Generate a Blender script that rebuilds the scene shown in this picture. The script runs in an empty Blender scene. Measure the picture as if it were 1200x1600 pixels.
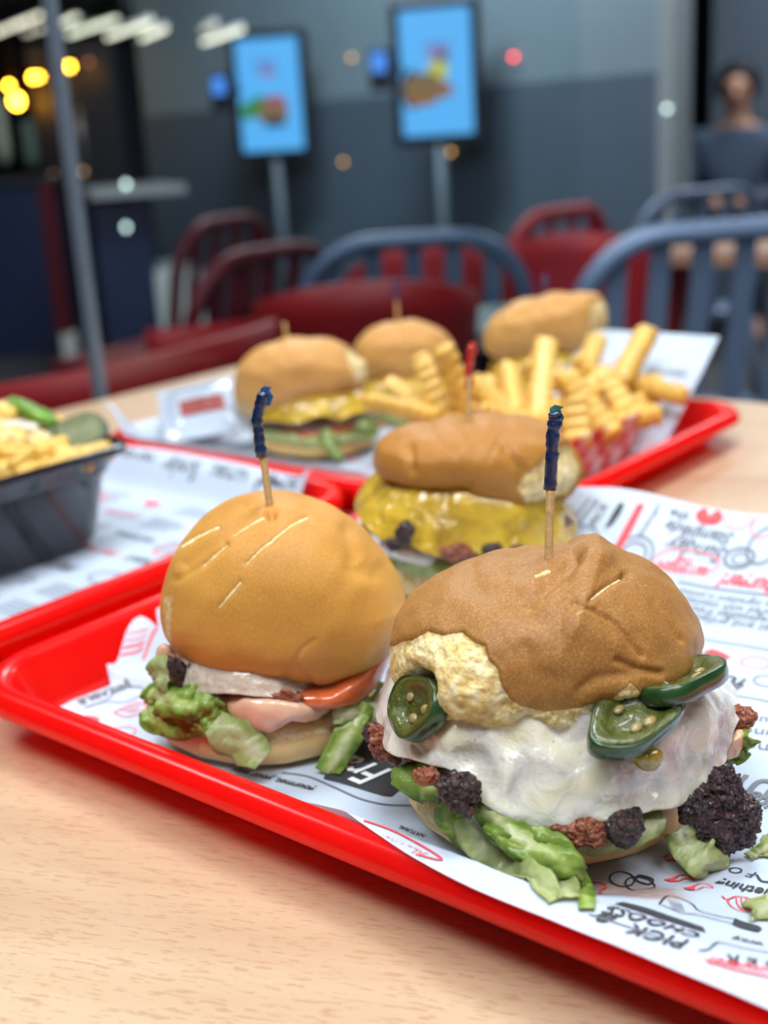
import bpy, bmesh, math, random
import numpy as np
from mathutils import Vector, Matrix, noise

random.seed(7)
SC = bpy.context.scene
COL = SC.collection
TAB = 0.75                      # height of the table top above the floor

# ------------------------------------------------------------------ camera
PITCH, ROLL, LENS, CAMH = 17.0, 3.5, 43.0, 0.205
cam_d = bpy.data.cameras.new('camera')
cam_d.lens = LENS; cam_d.sensor_width = 36.0; cam_d.sensor_fit = 'AUTO'
cam_d.clip_start = 0.01; cam_d.clip_end = 100
_p, _r = math.radians(PITCH), math.radians(ROLL)
_F0 = np.array([0, math.cos(_p), -math.sin(_p)]); _R0 = np.array([1.0, 0, 0]); _U0 = np.cross(_R0, _F0)
CR = _R0*math.cos(_r) - _U0*math.sin(_r); CU = _U0*math.cos(_r) + _R0*math.sin(_r); CF = _F0
CAMP = np.array([0, 0, TAB + CAMH])
cam = bpy.data.objects.new('camera', cam_d); COL.objects.link(cam)
cam.matrix_world = Matrix(((CR[0], CU[0], -CF[0], 0), (CR[1], CU[1], -CF[1], 0), (CR[2], CU[2], -CF[2], CAMP[2]), (0, 0, 0, 1)))
cam_d.dof.use_dof = True
cam_d.dof.focus_distance = 0.350
cam_d.dof.aperture_fstop = 8.2
SC.camera = cam
FPX = LENS/36*1600

# ------------------------------------------------------------------ world, lights, exposure
w = bpy.data.worlds.new('world'); SC.world = w; w.use_nodes = True
bg = w.node_tree.nodes['Background']; bg.inputs[0].default_value = (0.72, 0.88, 1.0, 1); bg.inputs[1].default_value = 0.10
SC.view_settings.view_transform = 'Standard'; SC.view_settings.look = 'None'
SC.view_settings.gamma = 1.0; SC.view_settings.use_curve_mapping = False
SC.view_settings.exposure = 1.08

def area(name, loc, target, sx, sy, power, col=(1, 0.97, 0.93)):
    l = bpy.data.lights.new(name, 'AREA'); l.shape = 'RECTANGLE'; l.size = sx; l.size_y = sy; l.energy = power; l.color = col
    o = bpy.data.objects.new(name, l); COL.objects.link(o); o.location = loc
    d = Vector(target) - Vector(loc); o.rotation_euler = d.to_track_quat('-Z', 'Y').to_euler()
    return o
# ceiling panel lamps; those behind camera, by grey wall and person are added fill (their housings are built with the ceiling)
LAMPS = [((0.40, 0.85, 2.80), 0.9, 0.4, 17.5), ((-0.55, -0.50, 2.80), 1.2, 0.6, 24), ((1.1, -0.55, 2.80), 1.2, 0.6, 14),
         ((-1.5, 1.5, 2.80), 0.6, 0.6, 12), ((-0.2, 4.5, 2.80), 1.2, 0.6, 34), ((2.1, 5.0, 2.80), 1.0, 0.5, 26)]
for _i, (_l, _sx, _sy, _pw) in enumerate(LAMPS):
    area('ceiling_or_fill_light', _l, (_l[0], _l[1], 0), _sx, _sy, _pw, (0.94, 1.0, 1.05))

# ------------------------------------------------------------------ geometry of the view: pixel of the photograph -> point in the room
def ray(px, py): return CF + CR*((px - 600)/FPX) + CU*((800 - py)/FPX)
def at(px, py, Y):                                  # point seen at a pixel, Y metres in front
    d = ray(px, py); return CAMP + d*(Y/d[1])
def on(px, py, z=0.0):                              # point seen at a pixel, z above the table top
    d = ray(px, py); return CAMP + d*((z - CAMH)/d[2])
def pix(P):                                         # (n,3) points -> pixels
    q = np.asarray(P) - CAMP; wv = q@CF
    return np.stack([600 + FPX*(q@CR)/wv, 800 - FPX*(q@CU)/wv], -1)
UA = math.radians(-40)
UV_O = np.array([-0.1656, 0.428])
UX = np.array([math.cos(UA), math.sin(UA)]); VX = np.array([-math.sin(UA), math.cos(UA)])
def W(u, v, z=0.0):                                 # table frame (u along the near tray edge, v away) -> room
    p = UV_O + UX*u + VX*v; return np.array([p[0], p[1], TAB + z])
def uv_of(px, py, z=0.006):
    p = on(px, py, z)[:2] - UV_O; return float(p@UX), float(p@VX)
def sstep(a, b, x):
    if isinstance(x, float):
        t = (x-a)/(b-a); t = 0.0 if t < 0 else 1.0 if t > 1 else t; return t*t*(3-2*t)
    t = np.clip((x - a)/(b - a), 0, 1); return t*t*(3 - 2*t)
def nz(p, f=1.0, o=0.0): return noise.noise(Vector((p[0]*f + o, p[1]*f + o*1.7, p[2]*f - o)))
def fb(p, f, o=0.0, n=4): return noise.fractal(Vector((p[0]*f + o, p[1]*f + o*1.7, p[2]*f - o)), 0.9, 2.0, n)

# ------------------------------------------------------------------ object helpers
LOC = {}
def tag(o, label=None, cat=None, group=None, kind=None):
    if label: o['label'] = label
    if cat: o['category'] = cat
    if group: o['group'] = group
    if kind: o['kind'] = kind
    return o
def thing(name, label, cat, loc, group=None):
    o = bpy.data.objects.new(name, None); COL.objects.link(o); o.empty_display_size = 0.02
    o.location = tuple(float(c) for c in loc); LOC[o] = np.array(loc, float)
    return tag(o, label, cat, group)
def mk(name, verts, faces, mats, parent=None, smooth=True, midx=None, attrs=None, origin=None):
    """one mesh object from world-space vertices; a child keeps its parent's frame"""
    V = np.asarray(verts, float)
    if parent is not None: off = LOC[parent]
    elif origin is not None: off = np.array(origin, float)
    else:
        lo, hi = V.min(0), V.max(0); off = np.array([(lo[0]+hi[0])/2, (lo[1]+hi[1])/2, lo[2]])
    me = bpy.data.meshes.new(name); me.from_pydata((V - off).tolist(), [], faces); me.update()
    if not isinstance(mats, (list, tuple)): mats = [mats]
    for m in mats: me.materials.append(m)
    if midx is not None: me.polygons.foreach_set('material_index', midx)
    if smooth: me.polygons.foreach_set('use_smooth', [True]*len(me.polygons))
    for k, a in (attrs or {}).items():
        at_ = me.attributes.new(k, 'FLOAT', 'POINT'); at_.data.foreach_set('value', np.asarray(a, np.float32))
    o = bpy.data.objects.new(name, me); COL.objects.link(o)
    if parent is not None: o.parent = parent; LOC[o] = off
    else: o.location = tuple(off); LOC[o] = off
    return o
def clone(src, parent=None, loc=None, rotz=None):
    c = src.copy(); COL.objects.link(c); c.parent = parent
    if loc is not None: c.location = loc
    if rotz is not None: c.rotation_euler = (0, 0, rotz)
    for ch in list(src.children): clone(ch, c)
    return c
def grid_faces(nu, nv, cu=False, cv=False):
    f = []
    for i in range(nu if cu else nu-1):
        for j in range(nv if cv else nv-1):
            i2, j2 = (i+1) % nu, (j+1) % nv
            f.append((i*nv+j, i2*nv+j, i2*nv+j2, i*nv+j2))
    return f
def box(c, s, rot=0.0):
    """box verts/faces about centre c, full sizes s, turned rot about z"""
    ca, sa = math.cos(rot), math.sin(rot); v = []
    for dz in (-.5, .5):
        for dx, dy in ((-.5, -.5), (.5, -.5), (.5, .5), (-.5, .5)):
            x, y = dx*s[0], dy*s[1]; v.append((c[0]+x*ca-y*sa, c[1]+x*sa+y*ca, c[2]+dz*s[2]))
    return v, [(3, 2, 1, 0), (4, 5, 6, 7), (0, 1, 5, 4), (1, 2, 6, 5), (2, 3, 7, 6), (3, 0, 4, 7)]
def merge(parts):
    V, Fc = [], []
    for v, f in parts:
        b = len(V); V += [tuple(q) for q in v]; Fc += [tuple(i+b for i in q) for q in f]
    return V, Fc
def bevel(o, wdt, seg=2):
    m = o.modifiers.new('bevel', 'BEVEL'); m.width = wdt; m.segments = seg; m.limit_method = 'ANGLE'; return o
def solid(o, t, off=0.0):
    m = o.modifiers.new('thickness', 'SOLIDIFY'); m.thickness = t; m.offset = off; return o
def catmull(P, n):
    P = np.asarray(P, float); k = len(P)
    if k == 2: return np.array([P[0]+(P[1]-P[0])*t for t in np.linspace(0, 1, n)])
    Q = np.vstack([2*P[0]-P[1], P, 2*P[-1]-P[-2]]); out = []
    for t in np.linspace(0, k-1-1e-9, n):
        i = int(t); f = t-i; a, b, c, d = Q[i:i+4]
        out.append(.5*((2*b)+(-a+c)*f+(2*a-5*b+4*c-d)*f*f+(-a+3*b-3*c+d)*f**3))
    return np.array(out)
def tube(P, rad, n=10, cap=True):
    P = np.asarray(P, float); m = len(P); rad = np.full(m, rad) if np.isscalar(rad) else np.asarray(rad, float)
    T = np.gradient(P, axis=0); T /= np.linalg.norm(T, axis=1)[:, None] + 1e-12
    a = np.array([0, 0, 1.0]) if abs(T[0][2]) < .9 else np.array([1.0, 0, 0]); V = []
    for i in range(m):
        s = np.cross(T[i], a); s /= np.linalg.norm(s)+1e-12; a = np.cross(s, T[i])
        for k in range(n):
            th = 2*math.pi*k/n; V.append(P[i]+rad[i]*(math.cos(th)*s+math.sin(th)*a))
    Fc = grid_faces(m, n, False, True)
    if cap: Fc += [tuple(range(n)), tuple(range((m-1)*n+n-1, (m-1)*n-1, -1))]
    return V, Fc
def lathe(prof, c, n=24):
    V = [(c[0]+r*math.cos(2*math.pi*k/n), c[1]+r*math.sin(2*math.pi*k/n), c[2]+z) for r, z in prof for k in range(n)]
    Fc = grid_faces(len(prof), n, False, True); Fc += [tuple(range(n)), tuple(range((len(prof)-1)*n+n-1, (len(prof)-1)*n-1, -1))]
    return V, Fc

# ------------------------------------------------------------------ materials
def new_mat(name):
    m = bpy.data.materials.new(name); m.use_nodes = True; nt = m.node_tree
    return m, nt, nt.nodes['Principled BSDF']
def N(nt, t, **kw):
    n = nt.nodes.new(t)
    for k, v in kw.items():
        if hasattr(n, k) and not isinstance(v, tuple): setattr(n, k, v)
    return n
def noise_n(nt, scale, detail=4, rough=.55, coords=None, dist=0.0):
    n = nt.nodes.new('ShaderNodeTexNoise'); n.inputs['Scale'].default_value = scale; n.inputs['Detail'].default_value = detail
    n.inputs['Roughness'].default_value = rough; n.inputs['Distortion'].default_value = dist
    if coords is not None: nt.links.new(coords, n.inputs['Vector'])
    return n
def ramp_n(nt, fac, stops):
    r = nt.nodes.new('ShaderNodeValToRGB'); el = r.color_ramp.elements
    while len(el) < len(stops): el.new(0.5)
    for e, (p, c) in zip(el, stops): e.position = p; e.color = (*c, 1) if len(c) == 3 else c
    nt.links.new(fac, r.inputs[0]); return r
def mixc(nt, fac, a, b, mode='MIX'):
    n = nt.nodes.new('ShaderNodeMix'); n.data_type = 'RGBA'; n.blend_type = mode
    for s, v in ((0, fac), (6, a), (7, b)):
        if isinstance(v, (int, float)): n.inputs[s].default_value = v
        elif isinstance(v, tuple): n.inputs[s].default_value = (*v, 1) if len(v) == 3 else v
        else: nt.links.new(v, n.inputs[s])
    return n.outputs[2]
def math_n(nt, op, a, b=None):
    n = nt.nodes.new('ShaderNodeMath'); n.operation = op
    for i, v in enumerate((a, b)):
        if v is None: continue
        if isinstance(v, (int, float)): n.inputs[i].default_value = v
        else: nt.links.new(v, n.inputs[i])
    return n.outputs[0]
def bump_n(nt, bs, height, strength, dist=0.001, prev=None):
    b = nt.nodes.new('ShaderNodeBump'); b.inputs['Strength'].default_value = strength; b.inputs['Distance'].default_value = dist
    nt.links.new(height, b.inputs['Height'])
    if prev is not None: nt.links.new(prev, b.inputs['Normal'])
    nt.links.new(b.outputs[0], bs.inputs['Normal']); return b.outputs[0]
def objc(nt): return nt.nodes.new('ShaderNodeTexCoord').outputs['Object']
def attr_n(nt, name):
    a = nt.nodes.new('ShaderNodeAttribute'); a.attribute_name = name; return a.outputs['Fac']
def simple(name, col, rough=.5, metal=0.0, coat=0.0, sss=0.0, sssr=(.003, .002, .001), var=0.0, vscale=60, bump=0.0, bscale=200, bdist=.0006, spec=.5, trans=0.0):
    m, nt, b = new_mat(name)
    b.inputs['Base Color'].default_value = (*col, 1); b.inputs['Roughness'].default_value = rough; b.inputs['Metallic'].default_value = metal
    b.inputs['Coat Weight'].default_value = coat; b.inputs['Coat Roughness'].default_value = .1
    b.inputs['Specular IOR Level'].default_value = spec; b.inputs['Transmission Weight'].default_value = trans
    if sss: b.inputs['Subsurface Weight'].default_value = sss; b.inputs['Subsurface Radius'].default_value = (1, .6, .35); b.inputs['Subsurface Scale'].default_value = sssr[0]
    if var or bump:
        oc = objc(nt)
    if var:
        n = noise_n(nt, vscale, 5, .6, oc)
        r = ramp_n(nt, n.outputs[0], [(.3, tuple(c*(1-var) for c in col)), (.7, tuple(min(1, c*(1+var)) for c in col))]); nt.links.new(r.outputs[0], b.inputs['Base Color'])
    if bump:
        n2 = noise_n(nt, bscale, 4, .6, oc); bump_n(nt, b, n2.outputs[0], bump, bdist)
    return m
def emit(name, col, s):
    m, nt, b = new_mat(name); b.inputs['Base Color'].default_value = (.01, .01, .01, 1); b.inputs['Roughness'].default_value = .5
    b.inputs['Emission Color'].default_value = (*col, 1); b.inputs['Emission Strength'].default_value = s; return m

def m_red_plastic():
    m, nt, b = new_mat('red_tray_plastic')
    b.inputs['Base Color'].default_value = (0.92, 0.010, 0.008, 1); b.inputs['Roughness'].default_value = .26
    b.inputs['Coat Weight'].default_value = .3; b.inputs['Coat Roughness'].default_value = .12
    oc = objc(nt); n = noise_n(nt, 900, 3, .6, oc); bump_n(nt, b, n.outputs[0], .12, .0002)
    t = nt.nodes.new('ShaderNodeBsdfTranslucent'); t.inputs[0].default_value = (1.0, 0.035, 0.02, 1)
    mx = nt.nodes.new('ShaderNodeMixShader'); mx.inputs[0].default_value = .55
    nt.links.new(b.outputs[0], mx.inputs[1]); nt.links.new(t.outputs[0], mx.inputs[2])
    nt.links.new(mx.outputs[0], nt.nodes['Material Output'].inputs['Surface']); return m
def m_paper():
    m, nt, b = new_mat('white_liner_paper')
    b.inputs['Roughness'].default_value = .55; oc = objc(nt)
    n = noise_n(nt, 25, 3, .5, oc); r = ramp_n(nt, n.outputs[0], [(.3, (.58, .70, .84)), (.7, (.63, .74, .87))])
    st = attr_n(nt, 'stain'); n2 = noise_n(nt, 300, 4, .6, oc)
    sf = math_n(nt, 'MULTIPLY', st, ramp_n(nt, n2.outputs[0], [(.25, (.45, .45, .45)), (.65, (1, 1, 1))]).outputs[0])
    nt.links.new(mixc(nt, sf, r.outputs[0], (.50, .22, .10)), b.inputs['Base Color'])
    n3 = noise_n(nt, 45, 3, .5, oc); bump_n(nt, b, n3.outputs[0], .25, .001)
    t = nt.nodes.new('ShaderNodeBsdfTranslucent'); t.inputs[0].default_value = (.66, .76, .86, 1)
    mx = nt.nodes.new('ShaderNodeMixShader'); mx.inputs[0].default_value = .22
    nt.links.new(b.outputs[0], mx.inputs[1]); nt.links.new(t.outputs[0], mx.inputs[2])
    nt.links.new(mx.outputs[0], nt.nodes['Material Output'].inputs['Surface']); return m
def m_beech():
    m, nt, b = new_mat('beech_wood'); oc = objc(nt); b.inputs['Roughness'].default_value = .42
    mp = nt.nodes.new('ShaderNodeMapping'); nt.links.new(oc, mp.inputs[0]); mp.inputs['Rotation'].default_value = (0, 0, math.radians(17))
    mp.inputs['Scale'].default_value = (1, 1, 1)
    def scaled(s):
        q = nt.nodes.new('ShaderNodeMapping'); q.inputs['Scale'].default_value = s; nt.links.new(mp.outputs[0], q.inputs[0]); return q.outputs[0]
    wide = noise_n(nt, 1, 4, .55, scaled((1.6, 26, 26)), .4)
    base = ramp_n(nt, wide.outputs[0], [(.30, (.41, .250, .150)), (.52, (.50, .345, .212)), (.72, (.54, .405, .262))])
    fl = noise_n(nt, 1, 2, .5, scaled((170, 1150, 1150)))
    fm = ramp_n(nt, fl.outputs[0], [(.57, (0, 0, 0)), (.635, (1, 1, 1))])
    fine = noise_n(nt, 1, 3, .5, scaled((30, 600, 600)))
    c1 = mixc(nt, math_n(nt, 'MULTIPLY', fine.outputs[0], .22), base.outputs[0], (.40, .22, .12))
    c2 = mixc(nt, math_n(nt, 'MULTIPLY', fm.outputs[0], .52), c1, (.36, .18, .09))
    nt.links.new(c2, b.inputs['Base Color']); bump_n(nt, b, fl.outputs[0], .06, .0002); return m
def m_bun(name, top, mid, low, rough=.5):
    """browned crust, paler towards the seam, with open crumb where the crust is torn away"""
    m, nt, b = new_mat(name); oc = objc(nt)
    br = attr_n(nt, 'brown'); n = noise_n(nt, 70, 4, .6, oc)
    f = math_n(nt, 'ADD', br, math_n(nt, 'MULTIPLY', math_n(nt, 'SUBTRACT', n.outputs[0], .5), .38))
    crust = ramp_n(nt, f, [(0.0, low), (.45, mid), (1.0, top)])
    fine = noise_n(nt, 1500, 3, .7, oc); crust2 = mixc(nt, math_n(nt, 'MULTIPLY', ramp_n(nt, fine.outputs[0], [(.45, (0, 0, 0)), (.75, (1, 1, 1))]).outputs[0], .35), crust.outputs[0], (.85, .52, .19))
    cr = attr_n(nt, 'crumb'); n2 = noise_n(nt, 420, 5, .65, oc)
    cm = ramp_n(nt, math_n(nt, 'ADD', cr, math_n(nt, 'MULTIPLY', math_n(nt, 'SUBTRACT', n2.outputs[0], .5), .5)), [(.42, (0, 0, 0)), (.58, (1, 1, 1))])
    n3 = noise_n(nt, 260, 4, .6, oc); crumb = ramp_n(nt, n3.outputs[0], [(.28, (.58, .34, .09)), (.45, (.80, .58, .24)), (.62, (.92, .78, .46)), (.8, (.95, .88, .64))])
    nt.links.new(mixc(nt, cm.outputs[0], crust2, crumb.outputs[0]), b.inputs['Base Color'])
    rr = nt.nodes.new('ShaderNodeMapRange'); nt.links.new(cm.outputs[0], rr.inputs[0]); rr.inputs[3].default_value = rough; rr.inputs[4].default_value = .9
    nt.links.new(rr.outputs[0], b.inputs['Roughness'])
    b.inputs['Subsurface Weight'].default_value = .25; b.inputs['Subsurface Radius'].default_value = (1, .5, .2); b.inputs['Subsurface Scale'].default_value = .004
    b.inputs['Specular IOR Level'].default_value = .25
    nm = bump_n(nt, b, fine.outputs[0], .22, .0003)
    n4 = noise_n(nt, 520, 5, .7, oc); h = math_n(nt, 'MULTIPLY', n4.outputs[0], cm.outputs[0]); bump_n(nt, b, h, .8, .0014, nm)
    return m
def m_cheese(name, cols, spot, rough=.2):
    m, nt, b = new_mat(name); oc = objc(nt)
    n = noise_n(nt, 48, 4, .55, oc, .8); c = ramp_n(nt, n.outputs[0], cols)
    n2 = noise_n(nt, 330, 3, .6, oc); sp = ramp_n(nt, n2.outputs[0], [(.685, (0, 0, 0)), (.76, (1, 1, 1))])
    nt.links.new(mixc(nt, math_n(nt, 'MULTIPLY', sp.outputs[0], .8), c.outputs[0], spot), b.inputs['Base Color'])
    b.inputs['Roughness'].default_value = rough; b.inputs['Coat Weight'].default_value = .5; b.inputs['Coat Roughness'].default_value = .08
    b.inputs['Subsurface Weight'].default_value = .35; b.inputs['Subsurface Radius'].default_value = (1, .8, .5); b.inputs['Subsurface Scale'].default_value = .003
    n3 = noise_n(nt, 420, 4, .6, oc); nm = bump_n(nt, b, n3.outputs[0], .38, .0009)
    n5 = noise_n(nt, 110, 3, .5, oc, .5); bump_n(nt, b, n5.outputs[0], .45, .004, nm)
    return m
def m_meat(name, cols, scale=380, rough=.32, bs=.9):
    m, nt, b = new_mat(name); oc = objc(nt)
    n = noise_n(nt, scale, 5, .65, oc); c = ramp_n(nt, n.outputs[0], cols); nt.links.new(c.outputs[0], b.inputs['Base Color'])
    b.inputs['Roughness'].default_value = rough; b.inputs['Coat Weight'].default_value = .35; b.inputs['Coat Roughness'].default_value = .15
    v = nt.nodes.new('ShaderNodeTexVoronoi'); v.inputs['Scale'].default_value = scale*1.3; nt.links.new(oc, v.inputs['Vector'])
    nm = bump_n(nt, b, n.outputs[0], bs, .002); bump_n(nt, b, v.outputs['Distance'], .6, .0015, nm); return m
def m_leaf(name, cols, tr=.35):
    m, nt, b = new_mat(name); oc = objc(nt); a = attr_n(nt, 'rib')
    n = noise_n(nt, 150, 4, .6, oc); f = math_n(nt, 'ADD', math_n(nt, 'MULTIPLY', n.outputs[0], .6), math_n(nt, 'MULTIPLY', a, .55))
    c = ramp_n(nt, f, cols); nt.links.new(c.outputs[0], b.inputs['Base Color']); b.inputs['Roughness'].default_value = .36
    b.inputs['Coat Weight'].default_value = .12
    n2 = noise_n(nt, 500, 3, .6, oc); bump_n(nt, b, n2.outputs[0], .3, .0006)
    t = nt.nodes.new('ShaderNodeBsdfTranslucent'); nt.links.new(c.outputs[0], t.inputs[0])
    mx = nt.nodes.new('ShaderNodeMixShader'); mx.inputs[0].default_value = tr
    nt.links.new(b.outputs[0], mx.inputs[1]); nt.links.new(t.outputs[0], mx.inputs[2])
    nt.links.new(mx.outputs[0], nt.nodes['Material Output'].inputs['Surface']); return m
def m_glass():
    m, nt, b = new_mat('partition_glass'); out = nt.nodes['Material Output']
    tr = nt.nodes.new('ShaderNodeBsdfTransparent'); tr.inputs[0].default_value = (.93, .97, .98, 1)
    gl = nt.nodes.new('ShaderNodeBsdfGlossy'); gl.inputs['Roughness'].default_value = .02
    lw = nt.nodes.new('ShaderNodeLayerWeight'); lw.inputs[0].default_value = .5
    fr_ = math_n(nt, 'ADD', math_n(nt, 'MULTIPLY', math_n(nt, 'POWER', lw.outputs['Facing'], 5.0), .6), .018)
    mx = nt.nodes.new('ShaderNodeMixShader'); nt.links.new(fr_, mx.inputs[0]); nt.links.new(tr.outputs[0], mx.inputs[1]); nt.links.new(gl.outputs[0], mx.inputs[2])
    nt.links.new(mx.outputs[0], out.inputs['Surface']); return m

# ================================================================== MATERIAL LIBRARY
M = dict(
    red=m_red_plastic(), paper=m_paper(), beech=m_beech(), glass=m_glass(),
    ink=simple('black_ink', (.035, .037, .045), .6), redink=simple('red_ink', (.80, .06, .07), .6), whiteink=simple('white_ink', (.86, .86, .88), .6),
    ink2=simple('grey_ink', (.16, .17, .20), .6), pink=simple('pale_red_ink', (.80, .25, .28), .6),
    wall_up=simple('wall_paint_upper', (.165, .24, .29), .7, var=.05, vscale=3),
    wall_lo=simple('wall_paint_lower', (.066, .102, .145), .65, var=.06, vscale=3),
    wall_side=simple('wall_side_paint', (.42, .43, .44), .8, var=.04, vscale=2),
    wall_dark=simple('dark_wall_paint', (.012, .018, .03), .7, var=.1, vscale=2),
    trim=simple('grey_trim', (.24, .28, .30), .5, var=.04, vscale=5),
    floor=simple('dark_floor_tile', (.055, .056, .06), .45, var=.15, vscale=3),
    ceil=simple('ceiling_paint', (.60, .60, .60), .9, var=.03, vscale=2),
    lampbox=simple('lamp_housing', (.75, .75, .75), .5, var=.02), led=emit('led_tube', (1.0, .98, .82), 9.0),
    black=simple('black_plastic', (.010, .012, .02), .35, var=.1), navy=simple('navy_panel', (.012, .022, .065), .4, var=.1),
    greymetal=simple('grey_blue_metal', (.135, .20, .32), .4, metal=.15, var=.05, vscale=20),
    darkmetal=simple('slate_metal', (.07, .11, .19), .40, metal=.2, var=.05, vscale=20),
    redmetal=simple('red_chair_shell', (.20, .005, .007), .5, spec=.25, var=.08, vscale=12),
    redmetal2=simple('bright_red_chair_shell', (.36, .018, .024), .5, spec=.3, var=.06, vscale=12),
    maroon=simple('maroon_chair_metal', (.085, .004, .010), .5, spec=.25, var=.1, vscale=12),
    chairdark=simple('dark_chair_leg', (.04, .04, .05), .4, metal=.5, var=.1),
    steel=simple('brushed_steel', (.50, .54, .57), .35, metal=.6, var=.05), post=simple('partition_edge_metal', (.20, .26, .34), .35, metal=.4, var=.05),
    greentop=simple('grey_green_laminate', (.17, .22, .21), .45, var=.05), browntop=simple('brown_wood_laminate', (.40, .22, .14), .45, var=.1, vscale=10),
    pale=simple('pale_plastic', (.50, .56, .54), .45, var=.05),
)

# ================================================================== SETTING
def struct(name, v, f, m, parent=None):
    o = mk(name, v, f, m, parent, smooth=False); o['kind'] = 'structure'; return o
v, f = box((0, 7.5, -0.05), (13, 22, .1)); struct('floor', v, f, M['floor'])
v, f = box((0, 7.5, 2.95), (13, 22, .1)); CEIL = struct('ceiling', v, f, M['ceil'])
v, f = box((-6.45, 7.5, 1.45), (.1, 22, 2.9)); struct('wall_left', v, f, M['wall_dark'])
v, f = box((6.45, 7.5, 1.45), (.1, 22, 2.9)); struct('wall_right', v, f, M['wall_side'])
v, f = box((0, -3.45, 1.45), (13, .1, 2.9)); struct('wall_rear', v, f, M['wall_side'])
v, f = box((0, 18.45, 1.45), (13, .1, 2.9)); struct('wall_far', v, f, M['wall_dark'])
# grey wall behind the dining area, running along the same direction as the tables
WX = np.array([UX[0], UX[1], 0]); WN = np.array([VX[0], VX[1], 0])
def wall_pt(px, py, off=0.0):                                    # point of that wall seen at a pixel
    d = ray(px, py); P0 = np.array([-.4, 6.2, 0])-WN*off; t = ((P0 - CAMP)@WN)/(d@WN); return CAMP + d*t
wl, wr = wall_pt(222, 150), wall_pt(1030, 150)
def wall_box(a, b, z0, z1, th, push=0.0):
    c = (a+b)/2; L = np.linalg.norm((b-a)[:2]); c = c + WN*(th/2+push)
    return box((c[0], c[1], (z0+z1)/2), (L, th, z1-z0), UA)
v, f = wall_box(wl, wr, 0, 2.9, .12); WB = struct('wall_back', v, f, M['wall_up'])
v, f = wall_box(wl, wr, 0, 1.135, .012, -.014); DADO = struct('trim_1', v, f, M['wall_lo'])
v, f = wall_box(wr, wr+WX*.07, 0, 2.9, .14, -.015); struct('trim_2', v, f, M['trim'])
# far side of the doorway on the right
dr = wall_pt(1112, 150)
_d = ray(1112, 150); dr2 = CAMP + _d*(((np.array([-.4, 6.2, 0])+WN*1.9-CAMP)@WN)/(_d@WN))
v, f = wall_box(dr2, dr2+WX*3.2, 0, 2.9, .12); struct('wall_side', v, f, simple('blue_grey_wall', (.13, .17, .22), .65, var=.06, vscale=3))
v, f = box((dr[0]+1.2, dr[1]+3.4, 1.45), (4.4, .1, 2.9), UA); struct('wall_end', v, f, M['wall_dark'])

# ceiling and added fill lamps: housing + glowing diffuser, flush on the ceiling
DIFF = simple('lamp_diffuser', (.95, .95, .92), .5)
for i, (l, sx, sy, pw) in enumerate(LAMPS):
    t = thing('ceiling_or_fill_lamp', ['long ceiling lamp right above the table', 'added long fill lamp behind the camera to the left', 'added long fill lamp behind the camera to the right',
              'small square ceiling lamp above the red chairs', 'added long fill lamp in front of the grey wall', 'added fill lamp above the seated person at right'][i], 'lamp', (l[0], l[1], 2.83), 'panel lamps on the ceiling')
    v, f = merge([box((l[0], l[1]-sy/2-.02, 2.86), (sx+.08, .04, .08)), box((l[0], l[1]+sy/2+.02, 2.86), (sx+.08, .04, .08)),
                  box((l[0]-sx/2-.02, l[1], 2.86), (.04, sy, .08)), box((l[0]+sx/2+.02, l[1], 2.86), (.04, sy, .08))])
    mk('housing', v, f, M['lampbox'], t, smooth=False)
    v, f = box((l[0], l[1], 2.85), (sx, sy, .02)); mk('diffuser', v, f, DIFF, t, smooth=False)

# glowing tubes added for light streaks mirrored in the glass (upper left of the view)
lin = [((-8, 52), (62, 24), 15), ((84, 42), (120, 26), 15), ((108, 54), (182, 30), 15), ((168, 58), (236, 34), 5.2), ((222, 60), (258, 45), 5.4), ((318, 66), (378, 46), 5.2),
       ((40, 52), (66, 44), 16.5), ((316, 46), (338, 38), 5.5)]
for i, (a, b, Y) in enumerate(lin):
    A = at(*a, Y); rb = ray(*b); B = at(*b, (A[2]-CAMP[2])*rb[1]/rb[2])
    t = thing('reflected_streak', ['mirrored light streak, leftmost of the row, cut by the frame', 'short mirrored light streak right of the glass edge', 'long mirrored light streak, third along the row',
              'mirrored light streak, fourth along the row', 'short mirrored light streak ending the left row', 'mirrored light streak above the left screen', 'faint short mirrored light streak below the leftmost one', 'faint stub of mirrored light streak beside the one above the left screen'][i],
              'lamp', (A+B)/2, 'mirrored light streaks')
    v, f = tube([A, B], .024*Y/15, 8); mk('tube', v, f, emit('reflected_streak_glow', (1.0, .97, .76), 1.05 if i < 6 else .5), t)
    v, f = tube([A+[0, 0, .002*Y], B+[0, 0, .002*Y]], .0018*Y, 6); mk('fitting', v, f, M['lampbox'], t)
    C_ = (A+B)/2; v, f = tube([C_+[0, 0, .07], [C_[0], C_[1], 2.9]], .004, 6); mk('hanger', v, f, M['steel'], t)

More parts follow.
